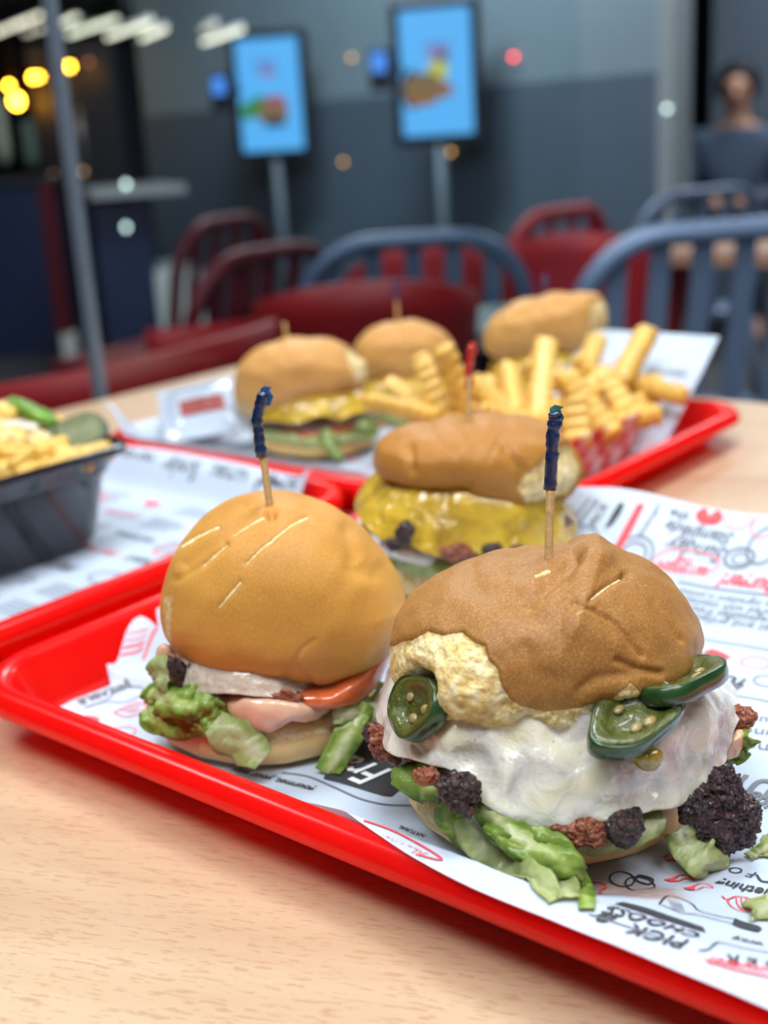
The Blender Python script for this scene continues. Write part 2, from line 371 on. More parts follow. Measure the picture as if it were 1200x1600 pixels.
# small glowing bulbs; cordless ones stand in for reflections in the glass
amber = emit('amber_bulb', (1.0, .42, .02), 22); amber2 = emit('amber_reflection', (1.0, .50, .12), 1.5); redb = emit('red_reflection', (1.0, .06, .06), 5); whb = emit('white_glint', (.75, .95, .90), 2.0)
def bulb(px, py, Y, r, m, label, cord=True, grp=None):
    c = at(px, py, Y); t = thing('pendant_bulb' if cord else 'glass_reflection', label, 'lamp' if cord else 'light', c, grp)
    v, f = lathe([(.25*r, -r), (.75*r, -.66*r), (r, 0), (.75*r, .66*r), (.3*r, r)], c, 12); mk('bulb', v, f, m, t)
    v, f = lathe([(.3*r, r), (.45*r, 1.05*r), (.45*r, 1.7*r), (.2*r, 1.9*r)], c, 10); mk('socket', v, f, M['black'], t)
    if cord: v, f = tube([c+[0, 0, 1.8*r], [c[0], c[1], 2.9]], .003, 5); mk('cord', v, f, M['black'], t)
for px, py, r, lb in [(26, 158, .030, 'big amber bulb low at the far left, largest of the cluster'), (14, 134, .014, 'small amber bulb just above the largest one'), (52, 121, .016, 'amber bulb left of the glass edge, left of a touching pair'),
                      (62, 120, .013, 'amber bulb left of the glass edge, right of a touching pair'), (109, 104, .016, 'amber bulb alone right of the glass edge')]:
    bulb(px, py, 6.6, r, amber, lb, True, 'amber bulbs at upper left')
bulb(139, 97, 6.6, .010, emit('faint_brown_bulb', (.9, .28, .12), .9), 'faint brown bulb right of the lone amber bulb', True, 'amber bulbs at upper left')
for px, py, m, lb in [(549, 90, amber2, 'dim amber reflection between the two screens'), (536, 253, amber2, 'amber reflection below and right of the left screen'), (704, 237, amber2, 'amber reflection right under the right screen'),
                      (802, 89, redb, 'small red reflection right of the right screen'), (1042, 170, whb, 'small white reflection at the doorway edge')]:
    Q = wall_pt(px, py); bulb(px, py, Q[1]-.030, .009, m, lb, False, 'small reflections over the grey wall')
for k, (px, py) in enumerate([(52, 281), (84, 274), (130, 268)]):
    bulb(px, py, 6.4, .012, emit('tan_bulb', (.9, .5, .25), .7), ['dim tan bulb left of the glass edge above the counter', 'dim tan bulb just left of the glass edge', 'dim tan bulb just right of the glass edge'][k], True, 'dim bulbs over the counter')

# ------------------------------------------------------------------ ordering kiosks
SCR = emit('screen_blue', (.085, .40, .82), .56); SCR2 = emit('reader_blue', (.06, .26, .85), .6)
pic = {k: emit('screen_'+k, c, .62) for k, c in dict(brown=(.16, .10, .04), green=(.02, .18, .04), redp=(.28, .07, .10), text=(.12, .12, .38), yellow=(.42, .42, .06), dark=(.01, .02, .05), light=(.20, .55, .95), orange=(.22, .09, .03)).items()}
def kiosk(px, py, h, label, look):
    c = wall_pt(px, py, .25); wd = h*.60; yaw = math.radians(-12)
    ex = np.array([math.cos(yaw), math.sin(yaw), 0]); en = np.array([math.sin(yaw), -math.cos(yaw), 0])   # en: towards the viewer
    t = thing('ordering_kiosk', label, 'kiosk', (c[0], c[1], 0), 'ordering kiosks on the grey wall')
    v, f = box((c[0], c[1], c[2]), (wd+.075, .05, h+.075), yaw); bevel(mk('casing', v, f, M['black'], t, smooth=False), .008)
    s = c + en*.027; v, f = box(s, (wd, .004, h), yaw); scr = mk('screen', v, f, SCR, t, smooth=False)
    def blob(x, z, rx, rz, m, k, n=18, d=.003):
        cc = s + en*(.0025+d*.3*k) ; ring = [cc+ex*(x*wd+rx*wd*math.cos(a))+np.array([0, 0, z*h+rz*h*math.sin(a)]) for a in np.linspace(0, 2*math.pi, n, endpoint=False)]
        mk('picture', ring, [tuple(range(n))], pic[m], scr, smooth=False)
    def bar(x, z, w_, h_, m, k):
        cc = s + en*(.0025+.001*k); q = [cc+ex*(x+sx*w_/2)*wd+np.array([0, 0, (z+sz*h_/2)*h]) for sx, sz in ((-1, -1), (1, -1), (1, 1), (-1, 1))]
        mk('picture', q, [(0, 1, 2, 3)], pic[m], scr, smooth=False)
    if look == 0:
        for i in range(3): bar(-.04+.02*i, .29-.05*i, .34-.04*i, .032, 'text' if i < 2 else 'redp', 1)
        blob(-.36, -.13, .14, .08, 'green', 1); blob(-.16, -.10, .2, .10, 'green', 2); blob(.03, -.15, .26, .12, 'brown', 3); blob(.10, -.05, .17, .05, 'redp', 4); blob(.06, -.25, .2, .04, 'dark', 5)
    else:
        for i in range(3): bar(.04, .22-.05*i, .36-.03*i, .030, 'redp' if i else 'text', 1)
        bar(.1, .12, .12, .06, 'dark', 2); blob(.03, .02, .15, .08, 'yellow', 2); blob(-.36, -.12, .14, .16, 'dark', 1); blob(-.18, -.12, .30, .13, 'brown', 3); blob(-.22, -.21, .22, .05, 'orange', 4); blob(.1, -.14, .14, .06, 'orange', 4)
    # card reader on a bracket at the left
    rc = c - ex*(wd/2+.085) + np.array([0, 0, .05*h]) + en*.03
    v, f = box(rc, (.085, .035, .16), yaw); rd = mk('card_reader', v, f, M['black'], t, smooth=False)
    v, f = box(rc+en*.019+np.array([0, 0, .03]), (.06, .003, .075), yaw); mk('reader_screen', v, f, SCR2, rd, smooth=False)
    v, f = box(rc+ex*.06-en*.01, (.07, .02, .03), yaw); mk('bracket', v, f, M['black'], t, smooth=False)
    v, f = tube([c+[0, 0, -h/2-.01], [c[0], c[1], .02]], .022, 10); mk('pole', v, f, simple('kiosk_pole_paint', (.10, .14, .18), .5), t)
    v, f = lathe([(.2, 0), (.2, .012), (.03, .025)], (c[0], c[1], 0), 24); mk('base', v, f, M['steel'], t)
kiosk(424, 149, .480, 'ordering kiosk with blue screen on the left, burger picture with green leaves', 0)
kiosk(683, 114, .482, 'ordering kiosk with blue screen on the right, burger picture with yellow', 1)

# ------------------------------------------------------------------ counter and dark cabinet at left
c = at(155, 200, 7.2); cab = thing('drinks_cabinet', 'tall dark drinks cabinet beside the grey wall', 'cabinet', (c[0], c[1], 0))
v, f = box((c[0]-.05, c[1], .76), (.46, .6, 1.52)); mk('body', v, f, M['wall_dark'], cab, smooth=False)
for k in range(2):
    v, f = box((c[0]-.16+.22*k, c[1]-.312, .80), (.21, .02, 1.3)); d = mk('door', v, f, M['black'], cab, smooth=False)
    v, f = tube([(c[0]-.09+.06*k, c[1]-.34, .9), (c[0]-.09+.06*k, c[1]-.34, 1.2)], .008, 6); mk('handle', v, f, M['steel'], d)
c = at(190, 300, 5.4); ct = thing('service_counter', 'service counter with pale steel top in front of the dark cabinet', 'counter', (c[0], c[1], 0))
v, f = box((c[0]-.02, c[1]+.25, c[2]), (.40, .7, .035), math.radians(18)); mk('countertop', v, f, M['steel'], ct, smooth=False)
v, f = box((c[0]-.10, c[1]+.27, c[2]/2-.02), (.24, .6, c[2]-.04), math.radians(18)); mk('front_panel', v, f, M['navy'], ct, smooth=False)
v, f = box((c[0]+.12, c[1]+.27, c[2]/2-.17), (.20, .5, c[2]-.34), math.radians(18)); bin_ = mk('side_unit', v, f, M['pale'], ct, smooth=False)
for px, py in ((197, 288), (197, 355)):  # glowing beads standing in for highlights on the counter
    Q = at(px, py, 5.15); v, f = lathe([(.004, -.012), (.012, 0), (.004, .012)], Q, 10); mk('spot', v, f, whb, ct)
c = at(82, 380, 4.2); t = thing('red_display_stand', 'narrow red and white display stand left of the counter', 'stand', (c[0], c[1], 0))
v, f = box((c[0], c[1], .62), (.05, .05, .50), .3); mk('upper_panel', v, f, M['maroon'], t, smooth=False); v, f = box((c[0]+.01, c[1], .2), (.05, .05, .36), .3); mk('lower_panel', v, f, M['pale'], t, smooth=False)
v, f = box((c[0], c[1], .01), (.2, .2, .02), .3); mk('foot', v, f, M['black'], t, smooth=False)
for k, (px, py, hh, ww) in enumerate([(8, 225, .28, .08), (50, 230, .20, .09)]):
    c = at(px, py+30, 6.3); t = thing('cup_tower', ['tall stack of pale cups at the far left edge', 'shorter stack of pale green cups near the glass edge'][k], 'cups', (c[0], c[1], c[2]), 'cup stacks at the far left')
    m_ = simple('cup_pale%d' % k, [(.45, .50, .42), (.16, .24, .20)][k], .5, var=.1)
    for j in range(4):
        v, f = lathe([(ww*.33, 0), (ww*.45, hh*.34), (ww*.47, hh*.35), (ww*.3, hh*.35)], (c[0], c[1], c[2]+j*hh*.24), 16); mk('cup', v, f, m_, t)
c = at(30, 275, 6.3); sh = thing('wall_shelf', 'dark shelf carrying the cup stacks at the far left', 'shelf', (c[0], c[1], c[2]-.03))
v, f = box((c[0]-.1, c[1]+.05, c[2]-.02), (.6, .3, .035)); mk('board', v, f, M['wall_dark'], sh, smooth=False)
v, f = box((c[0]-.1, c[1]+.05, c[2]/2-.02), (.5, .25, c[2]-.045)); mk('base_unit', v, f, M['navy'], sh, smooth=False)

# ------------------------------------------------------------------ chairs
def slat_chair(label, mat, slats=5, w=.42, top=.80, tr=.014, group='slat-back chairs behind the glass'):
    t = thing('slat_chair', label, 'chair', (0, 0, 0), group)
    lean = lambda z: -.07*max(0, (z-.45))/.35
    P = [(-w/2, lean(z), z) for z in (.45, .55, .62)]; r = .13; c0 = top-tr-r
    P += [(-w/2+r-r*math.cos(a), lean(c0+r*math.sin(a)), c0+r*math.sin(a)) for a in np.linspace(0, math.pi/2, 9)]
    P += [(-x, y, z) for x, y, z in reversed(P)]
    v, f = tube(P, tr, 12); mk('back_frame', v, f, mat, t)
    for k in range(slats):
        x = (k-(slats-1)/2)*(w-.05)/(slats); zt = top-tr*1.2 - (max(0, abs(x)-(w/2-r))**2/r*.7)
        v, f = box((x, (lean(.45)+lean(zt))/2, (.45+zt)/2), (.030, .010, zt-.45)); vv = np.array(v); vv[:, 1] = [lean(q[2])+(.005 if i % 4 >= 2 else -.005) for i, q in enumerate(v)]
        mk('slat', vv, f, mat, t, smooth=False)
    v, f = box((0, .19, .44), (w+.01, .42, .03)); bevel(mk('seat', v, f, mat, t, smooth=False), .012)
    for sx in (-1, 1):
        v, f = tube([(sx*w/2*.98, 0, .45), (sx*w/2*1.05, -.05, .0)], .013, 8); mk('leg', v, f, mat, t)
        v, f = tube([(sx*w/2*.9, .36, .43), (sx*w/2, .39, .0)], .013, 8); mk('leg', v, f, mat, t)
    return t
def tub_chair(label, mat, w=.46, top=.78, arm=.64, group='tub chairs behind the glass'):
    t = thing('tub_chair', label, 'chair', (0, 0, 0), group); rows = []; na, nh = 33, 8
    for i, a in enumerate(np.linspace(-1.95, 1.95, na)):
        k = .5+.5*math.cos(min(abs(a)/1.95, 1)*math.pi); rim = arm+(top-arm)*k**.8
        for h in np.linspace(0, 1, nh):
            z = .43+(rim-.43)*h; R_ = (w/2)*(.80+.22*h**.7)
            rows.append((R_*math.sin(a)*1.02, -R_*math.cos(a)+.02, z))
    o = mk('shell', rows, grid_faces(na, nh), mat, t); solid(o, .014)
    n = 28; prof = [(0, .435), (.6, .430), (.95, .438), (1, .445)]
    vv = [(w/2*.84*r*math.cos(2*math.pi*k/n), w/2*.84*r*math.sin(2*math.pi*k/n)+.02, z) for r, z in prof for k in range(n)]
    o = mk('seat', vv, grid_faces(len(prof), n, False, True), mat, t); solid(o, .016)
    for sx in (-1, 1):
        for sy in (-1, 1):
            v, f = tube([(sx*w*.30, sy*w*.28+.02, .43), (sx*w*.42, sy*w*.42+.02, 0)], .011, 8); mk('leg', v, f, M['chairdark'], t)
    return t
def put(o, px, Y, rotdeg):
    q = at(px, 400, Y); o.location = (q[0], q[1], 0); o.rotation_euler = (0, 0, math.radians(rotdeg)); return o
put(slat_chair('large pale grey-blue slat-back chair nearest at right behind the paper', M['greymetal'], 6, .43, .815, .017), 1108, 1.86, 4)
put(slat_chair('smaller pale grey slat-back chair behind the large grey one', M['greymetal'], 5, .42, .785, .014), 1078, 3.3, 24)
put(slat_chair('maroon slat-back chair in the middle right distance', M['redmetal2'], 4, .40, .768, .018), 852, 3.2, 44)
put(slat_chair('slate blue arched chair behind the middle burger', M['darkmetal'], 5, .40, .80, .015), 638, 2.2, 6)
put(slat_chair('dark red slat-back chair left of the slate blue one', M['maroon'], 5, .40, .78, .016), 384, 2.35, 52)
put(slat_chair('small dark maroon chair farthest back at left', M['maroon'], 4, .38, .80, .016), 326, 3.1, 60)
put(tub_chair('pinkish red tub chair seen through the slate blue chair', M['redmetal2'], .34, .73, .60), 650, 2.95, 5)
put(tub_chair('bright red tub chair beside the large grey chair', M['redmetal2'], .42, .745, .62), 920, 2.75, -20)
put(tub_chair('dark red tub chair right behind the back tray', M['redmetal'], .32, .765, .715), 568, 1.86, 0)
put(tub_chair('dark red tub chair at the left end of the table', M['redmetal'], .46, .738, .700), 148, 1.60, 62)

# other tables
def side_table(c, sx, sy, top, m, label, rot=UA, br=.24):
    t = thing('cafe_table', label, 'table', (c[0], c[1], 0))
    v, f = box((c[0], c[1], top-.015), (sx, sy, .03), rot); bevel(mk('tabletop', v, f, m, t, smooth=False), .004)
    v, f = tube([(c[0], c[1], .02), (c[0], c[1], top-.03)], .03, 12); mk('pedestal', v, f, M['chairdark'], t)
    v, f = lathe([(br, 0), (br, .015), (.04, .03)], (c[0], c[1], 0), 24); mk('base', v, f, M['chairdark'], t)
q = at(1050, 405, 2.55); side_table((q[0]+.36, q[1]+.02), .60, .55, .70, M['browntop'], 'brown wooden table seen through the slats of the grey chair')
q = at(768, 480, 1.9); side_table((q[0]+.01, q[1]+.10), .18, .28, .665, M['greentop'], 'grey-green table behind the rear burgers', UA, .11)


# ------------------------------------------------------------------ person sitting far back at right
def skin_mesh(name, joints, edges, mat, parent, root):
    """one continuous surface grown over a skeleton: joints {key: (x, y, z, radius x, radius y)}"""
    keys = list(joints); me = bpy.data.meshes.new(name)
    me.from_pydata([joints[k][:3] for k in keys], [(keys.index(a), keys.index(b)) for a, b in edges], []); me.materials.append(mat)
    o = bpy.data.objects.new(name, me); COL.objects.link(o); o.parent = parent
    o.modifiers.new('skin', 'SKIN'); me.skin_vertices.new() if not me.skin_vertices else None
    for i, k in enumerate(keys):
        sv = me.skin_vertices[0].data[i]; sv.radius = joints[k][3:5]; sv.use_root = (k == root)
    sd = o.modifiers.new('smooth', 'SUBSURF'); sd.levels = 2; sd.render_levels = 2; o.modifiers['skin'].use_smooth_shade = True
    return o
SKINM = simple('skin', (.52, .28, .19), .5, sss=.15, sssr=(.01,), var=.05); TOP = simple('slate_blue_top', (.060, .095, .155), .8, var=.1, vscale=30); TRS = simple('dark_trousers', (.02, .025, .04), .8, var=.1); HAIR = simple('dark_hair', (.010, .009, .012), .5, var=.3, vscale=60)
pc = at(1152, 150, 5.8); pr_ = thing('person', 'blurred person with dark hair in a slate blue top sitting far back at right', 'person', (pc[0], pc[1], 0)); pr_.rotation_euler = (0, 0, math.radians(-20))
HZ = pc[2]-.06                                                       # chin height of the seated figure
J = dict(pel=(0, 0, .50, .13, .11), sp=(0, .01, .62, .125, .10), ch=(0, .01, HZ-.20, .15, .11), nb=(0, 0, HZ-.06, .06, .055), nk=(0, -.01, HZ, .05, .05), hd=(0, -.02, HZ+.09, .078, .092), tp=(0, -.005, HZ+.16, .06, .07))
E_ = [('pel', 'sp'), ('sp', 'ch'), ('ch', 'nb'), ('nb', 'nk'), ('nk', 'hd'), ('hd', 'tp')]
for s_, q in ((-1, 'l'), (1, 'r')):
    J.update({'sh'+q: (s_*.17, .01, HZ-.13, .055, .055), 'el'+q: (s_*.22, -.04, HZ-.38, .04, .04), 'wr'+q: (s_*.10, -.26, .60, .028, .024), 'pa'+q: (s_*.07, -.33, .60, .034, .016),
              'hp'+q: (s_*.10, -.02, .49, .09, .09), 'kn'+q: (s_*.12, -.44, .50, .062, .062), 'an'+q: (s_*.12, -.46, .09, .04, .04), 'to'+q: (s_*.13, -.60, .035, .035, .025)})
    E_ += [('ch', 'sh'+q), ('sh'+q, 'el'+q), ('el'+q, 'wr'+q), ('wr'+q, 'pa'+q), ('pel', 'hp'+q), ('hp'+q, 'kn'+q), ('kn'+q, 'an'+q), ('an'+q, 'to'+q)]
    for k, (dx, L_) in enumerate(((-.026, .060), (-.009, .075), (.009, .080), (.026, .072))):
        J['f%d%s' % (k, q)] = (s_*.07+dx, -.36, .598, .009, .009); J['g%d%s' % (k, q)] = (s_*.07+dx*1.1, -.345-L_, .585, .008, .008); E_ += [('pa'+q, 'f%d%s' % (k, q)), ('f%d%s' % (k, q), 'g%d%s' % (k, q))]
    J['th'+q] = (s_*.03, -.33, .605, .010, .010); J['ti'+q] = (s_*.005, -.37, .60, .009, .009); E_ += [('pa'+q, 'th'+q), ('th'+q, 'ti'+q)]
body = skin_mesh('body', J, E_, SKINM, pr_, 'pel')
grow = lambda k, d: (*J[k][:3], J[k][3]+d, J[k][4]+d)
JT = {k: grow(k, .014) for k in ('pel', 'sp', 'ch', 'nb', 'shl', 'shr', 'ell', 'elr', 'wrl', 'wrr')}; JT['nb'] = (*J['nb'][:2], HZ-.075, .072, .066)
skin_mesh('slate_blue_top', JT, [e for e in E_ if e[0] in JT and e[1] in JT], TOP, pr_, 'pel')
JL = {k: grow(k, .012) for k in ('pel', 'hpl', 'hpr', 'knl', 'knr', 'anl', 'anr')}
skin_mesh('trousers', JL, [e for e in E_ if e[0] in JL and e[1] in JL], TRS, pr_, 'pel')
V, n_ = [], 24
for j in range(13):
    b = math.pi*(j+.05)/13*.72
    for i in range(n_):
        a = 2*math.pi*i/n_; fr = max(0, -math.sin(a)); k = 1-.35*fr*(b > .8)
        V.append((.094*math.sin(b)*math.cos(a), .004+.108*math.sin(b)*math.sin(a)*k, HZ+.105+.105*math.cos(b)+.055*fr*(b > 1.1)))
hv = [np.array(q)+np.array([pc[0], pc[1], 0]) for q in V]; hair = mk('hair', hv, grid_faces(13, n_, False, True), HAIR, pr_); solid(hair, .008)
for x in (-.032, .032):
    v, f = lathe([(.002, -.008), (.011, -.004), (.012, 0), (.011, .004), (.002, .008)], (pc[0]+x, pc[1]-.112, HZ+.095), 10); mk('eye', v, f, HAIR, pr_)
v, f = tube([(pc[0], pc[1]-.108, HZ+.095), (pc[0], pc[1]-.128, HZ+.055), (pc[0], pc[1]-.112, HZ+.048)], [.008, .014, .010], 8); mk('nose', v, f, SKINM, pr_)
v, f = tube([(pc[0]-.024, pc[1]-.098, HZ+.022), (pc[0], pc[1]-.106, HZ+.020), (pc[0]+.024, pc[1]-.098, HZ+.022)], .006, 8); mk('mouth', v, f, simple('lips', (.40, .13, .11), .5), pr_)
st = thing('stool', 'dark stool under the seated person at right', 'stool', (pc[0], pc[1], 0))
v, f = lathe([(.17, .37), (.19, .38), (.19, .40), (.17, .41)], (pc[0], pc[1]+.02, 0), 24); mk('seat', v, f, M['chairdark'], st)
for a in range(4):
    v, f = tube([(pc[0]+.12*math.cos(a*1.571+.78), pc[1]+.02+.12*math.sin(a*1.571+.78), .37), (pc[0]+.17*math.cos(a*1.571+.78), pc[1]+.02+.17*math.sin(a*1.571+.78), 0)], .012, 8); mk('leg', v, f, M['chairdark'], st)

# ------------------------------------------------------------------ glass partition along the far left table edge
g0 = np.array(on(156, 612, 0.0)); gd = np.array([math.cos(math.radians(50)), math.sin(math.radians(50)), 0]); g1 = g0 + gd*.85
t = thing('glass_partition', 'clear glass partition with a slate metal edge behind the table', 'partition', (g0[0], g0[1], 0))
ang = math.radians(50); cc = (g0+g1)/2
v, f = box((cc[0], cc[1], 1.1), (.85, .008, 2.2), ang); mk('pane', v, f, M['glass'], t, smooth=False)
v, f = box((g0[0], g0[1], 1.1), (.008, .011, 2.2), ang); mk('edge_trim', v, f, M['post'], t, smooth=False)
v, f = box((cc[0], cc[1], .02), (.85, .04, .04), ang); mk('floor_channel', v, f, M['post'], t, smooth=False)

# ================================================================== DINING TABLE
TU0, TU1, TV0, TV1 = -.465, .78, -.17, .645
t = thing('dining_table', 'pale beech wood dining table under the red trays', 'table', (W((TU0+TU1)/2, (TV0+TV1)/2)[0], W((TU0+TU1)/2, (TV0+TV1)/2)[1], 0))
tc = W((TU0+TU1)/2, (TV0+TV1)/2)
v, f = box((tc[0], tc[1], TAB-.0125), (TU1-TU0, TV1-TV0, .025), UA); bevel(mk('tabletop', v, f, M['beech'], t, smooth=False), .003)
for su in (.25, .75):
    p = W(TU0+(TU1-TU0)*su, (TV0+TV1)/2); v, f = box((p[0], p[1], .37), (.07, .07, .70), UA); mk('leg', v, f, M['chairdark'], t, smooth=False)
    v, f = box((p[0], p[1], .0125), (.07, .55, .025), UA); mk('foot', v, f, M['chairdark'], t, smooth=False)

# ================================================================== TRAYS
def rrect(u0, u1, v0, v1, r, n=9):
    out = []
    for cx, cy, a0 in ((u1-r, v1-r, 0), (u0+r, v1-r, 90), (u0+r, v0+r, 180), (u1-r, v0+r, 270)):
        for a in np.linspace(a0, a0+90, n): out.append((cx+r*math.cos(math.radians(a)), cy+r*math.sin(math.radians(a))))
    return out
def tray(u0, u1, v0, v1, label):
    prof = [(.0028, .0160), (.0, .0163), (-.0004, .0185), (.0002, .0205), (.0004, .0208), (.0012, .0227), (.003, .0239), (.0055, .0242), (.0080, .0237), (.0098, .0225), (.0108, .0205),
            (.0175, .0070), (.0200, .0043), (.0240, .0036)]
    und = [(.0240, .0012), (.0190, .0020), (.0163, .0055), (.0094, .0197), (.0082, .0213), (.0052, .0219), (.0032, .0211), (.0026, .0185)]
    V = []; n = None
    for wv, z in prof+und:
        ring = rrect(u0+wv, u1-wv, v0+wv, v1-wv, max(.034-wv, .006)); n = len(ring); V += [W(a, b, z) for a, b in ring]
    k = len(prof)+len(und); F_ = grid_faces(k, n, True, True)
    # drop the ring joining inner floor edge to the underside edge, close both floors instead
    i0 = len(prof)-1; F_ = [q for q in F_ if not (q[0]//n == i0)]
    F_ += [tuple(range(i0*n, i0*n+n)), tuple(reversed(range((i0+1)*n, (i0+1)*n+n)))]
    F_ = [tuple(reversed(q)) for q in F_]
    o = mk('serving_tray', V, F_, M['red'])
    o.data.polygons.foreach_set('use_smooth', [len(p.vertices) == 4 for p in o.data.polygons])
    return tag(o, label, 'tray', 'red serving trays')
tray(.0068, .3628, -.008, .262, 'red plastic tray in front carrying the two sharp front burgers')
tray(-.3752, -.0172, -.006, .266, 'red plastic tray at left carrying the black container')
tray(-.2682, .0878, .270, .540, 'red plastic tray at the back carrying the fries')

# ================================================================== PAPER LINERS AND THEIR PRINT
def lnoise(u, v, s=1.0): return noise.noise(Vector((u*28*s, v*28*s, 3.3)))*.0007 + noise.noise(Vector((u*70, v*70, 9.1)))*.0003
def z1(u, v):
    z = .0052 + lnoise(u, v)
    z += .0199*float(np.clip((.024+.032*float(sstep(.245, .285, u))-v)/(.023+.030*float(sstep(.245, .285, u))), 0, 1))**1.2*float(sstep(.09, .19, u)) + .006*float(sstep(.022, .012, v))*float(sstep(.04, .10, u))*(1-float(sstep(.09, .19, u)))
    z += .034*max(0, (v-.212)/.062)**1.25*(1+.10*math.sin(u*55+.6))
    if v > .045: z += .0160*float(sstep(.035, .017, u))*float(sstep(.045, .075, v))
    z += .0035*math.exp(-((v-.052-.12*(u-.03))/.0032)**2)*float(sstep(.075, .05, u)) 
    return z
def e1_left(v):                                             # ragged left edge of the front liner
    pts = [(.0, .031), (.03, .030), (.046, .032), (.0505, .025), (.056, .018), (.066, .0160), (.073, .0130), (.077, .020), (.079, .024), (.084, .018), (.092, .0135), (.12, .014), (.2, .016), (.30, .017)]
    return float(np.interp(v, [p[0] for p in pts], [p[1] for p in pts]))
def e1_near(u): return .0135 - .0227*float(sstep(.13, .25, u))
class Sheet:
    def __init__(s, name, label, z, u0, u1, v0, v1, nu=110, nv=90, stain=None, group='printed tray liners'):
        """u0(v), v0(u) etc. give the outline; z(u, v) its height above the table"""
        V, S = [], []
        for i in range(nu+1):
            for j in range(nv+1):
                a, b = i/nu, j/nv
                um = u0((v0(.15)+(v1(.15)-v0(.15))*b)); u = um+(u1-um)*a; vb = v0(u); vv = vb+(v1(u)-vb)*b
                u = u0(vv)+(u1-u0(vv))*a
                V.append(W(u, vv, z(u, vv))); S.append(stain(u, vv) if stain else 0.0)
        s.o = mk(name, V, grid_faces(nu+1, nv+1), M['paper'], attrs={'stain': S}); tag(s.o, label, 'paper', group)
        s.z = z; s.L = {}; s.ok = lambda a, b: a > u0(b)+.0006 and a < u1-.0006 and b > v0(a)+.0006 and b < v1(a)-.0006
    def add(s, layer, pts, faces):
        b = len(s.L.setdefault(layer, ([], []))[0]); s.L[layer][0].extend(pts); s.L[layer][1].extend(tuple(i+b for i in q) for q in faces)
    def poly(s, layer, pts):
        bm = bmesh.new(); fc = bm.faces.new([bm.verts.new((a, b, 0)) for a, b in pts]); bmesh.ops.triangulate(bm, faces=[fc])
        for _ in range(5):
            le = [e for e in bm.edges if e.calc_length() > .0035]
            if not le: break
            bmesh.ops.subdivide_edges(bm, edges=le, cuts=1); bmesh.ops.triangulate(bm, faces=bm.faces[:])
        bm.verts.index_update(); s.add(layer, [(q.co.x, q.co.y) for q in bm.verts], [tuple(q.index for q in f_.verts) for f_ in bm.faces]); bm.free()
    def stroke(s, layer, pts, wd, closed=False):
        P = np.array(pts, float); n = len(P)
        if closed: T = np.roll(P, -1, 0)-np.roll(P, 1, 0)
        else: T = np.gradient(P, axis=0)
        T /= np.linalg.norm(T, axis=1)[:, None]+1e-12; Nn = np.stack([-T[:, 1], T[:, 0]], 1)*wd/2
        vs = [tuple(q) for q in P+Nn]+[tuple(q) for q in P-Nn]
        fs = [(i, (i+1) % n, n+(i+1) % n, n+i) for i in range(n if closed else n-1)]; s.add(layer, vs, fs)
    def line(s, layer, a, b, wd):
        a, b = np.array(a), np.array(b); k = max(2, int(np.linalg.norm(b-a)/.004)); s.stroke(layer, [a+(b-a)*t for t in np.linspace(0, 1, k)], wd)
    def ell(s, layer, c, rx, ry, wd=None, rot=0.0, n=36, a0=0, a1=2*math.pi):
        full = abs(a1-a0) > 6.28
        P = [(c[0]+rx*math.cos(a)*math.cos(rot)-ry*math.sin(a)*math.sin(rot), c[1]+rx*math.cos(a)*math.sin(rot)+ry*math.sin(a)*math.cos(rot)) for a in np.linspace(a0, a1, n, endpoint=not full)]
        if wd: s.stroke(layer, P, wd, full)
        else:
            s.add(layer, [tuple(c)]+P, [(0, i+1, (i+1) % n+1) for i in range(n if full else n-1)])
    def text(s, layer, txt, a, b, hs=1.0, shear=0.0, bold=0.0, space=1.0):
        """text filling the way from a (start) to b (end), letters standing to the left of that way"""
        cu = bpy.data.curves.new('t', 'FONT'); cu.body = txt; cu.size = 1; cu.shear = shear; cu.offset = bold; cu.resolution_u = 3; cu.space_character = space; cu.fill_mode = 'FRONT'
        ob = bpy.data.objects.new('t', cu); COL.objects.link(ob); bpy.context.view_layer.update()
        me = bpy.data.meshes.new_from_object(ob.evaluated_get(bpy.context.evaluated_depsgraph_get()))
        vs = np.array([q.co[:2] for q in me.vertices]); fs = [tuple(p.vertices) for p in me.polygons]
        bpy.data.objects.remove(ob); bpy.data.curves.remove(cu); bpy.data.meshes.remove(me)
        x0, x1 = vs[:, 0].min(), vs[:, 0].max(); a, b = np.array(a, float), np.array(b, float); d = b-a; L = np.linalg.norm(d); d /= L; nn = np.array([-d[1], d[0]])
        k = L/(x1-x0); s.add(layer, [tuple(a+d*(q[0]-x0)*k+nn*q[1]*k*hs) for q in vs], fs)
    def finish(s):
        mats = dict(black=M['ink'], grey=M['ink2'], red=M['redink'], pink=M['pink'], white=M['whiteink'])
        for k, (ly, (vs, fs)) in enumerate(s.L.items()):
            fs = [q for q in fs if all(s.ok(*vs[i]) for i in q)]
            up = .00036+(.00025 if ly == 'white' else 0)+k*.00002
            o = mk({'black': 'black_print', 'grey': 'grey_print', 'red': 'red_print', 'pink': 'pale_red_print', 'white': 'white_print'}[ly], [W(a, b, s.z(a, b)+up) for a, b in vs], fs, mats[ly], s.o, smooth=False)
            o['kind'] = 'stuff'
def stain1(u, v):
    c = uv_of(985, 1410); d = math.hypot((u-c[0])/.016, (v-c[1])/.012); c2 = uv_of(1000, 1330); d2 = math.hypot((u-c2[0])/.030, (v-c2[1])/.020)
    return max(.75*float(sstep(1.15, .7, d+.25*noise.noise(Vector((u*160, v*160, 0))))), .22*float(sstep(1.2, .5, d2)))
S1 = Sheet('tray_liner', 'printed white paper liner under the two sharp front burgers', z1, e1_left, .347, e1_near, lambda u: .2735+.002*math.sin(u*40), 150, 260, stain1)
Pq = lambda px, py, z=.006: uv_of(px, py, z)
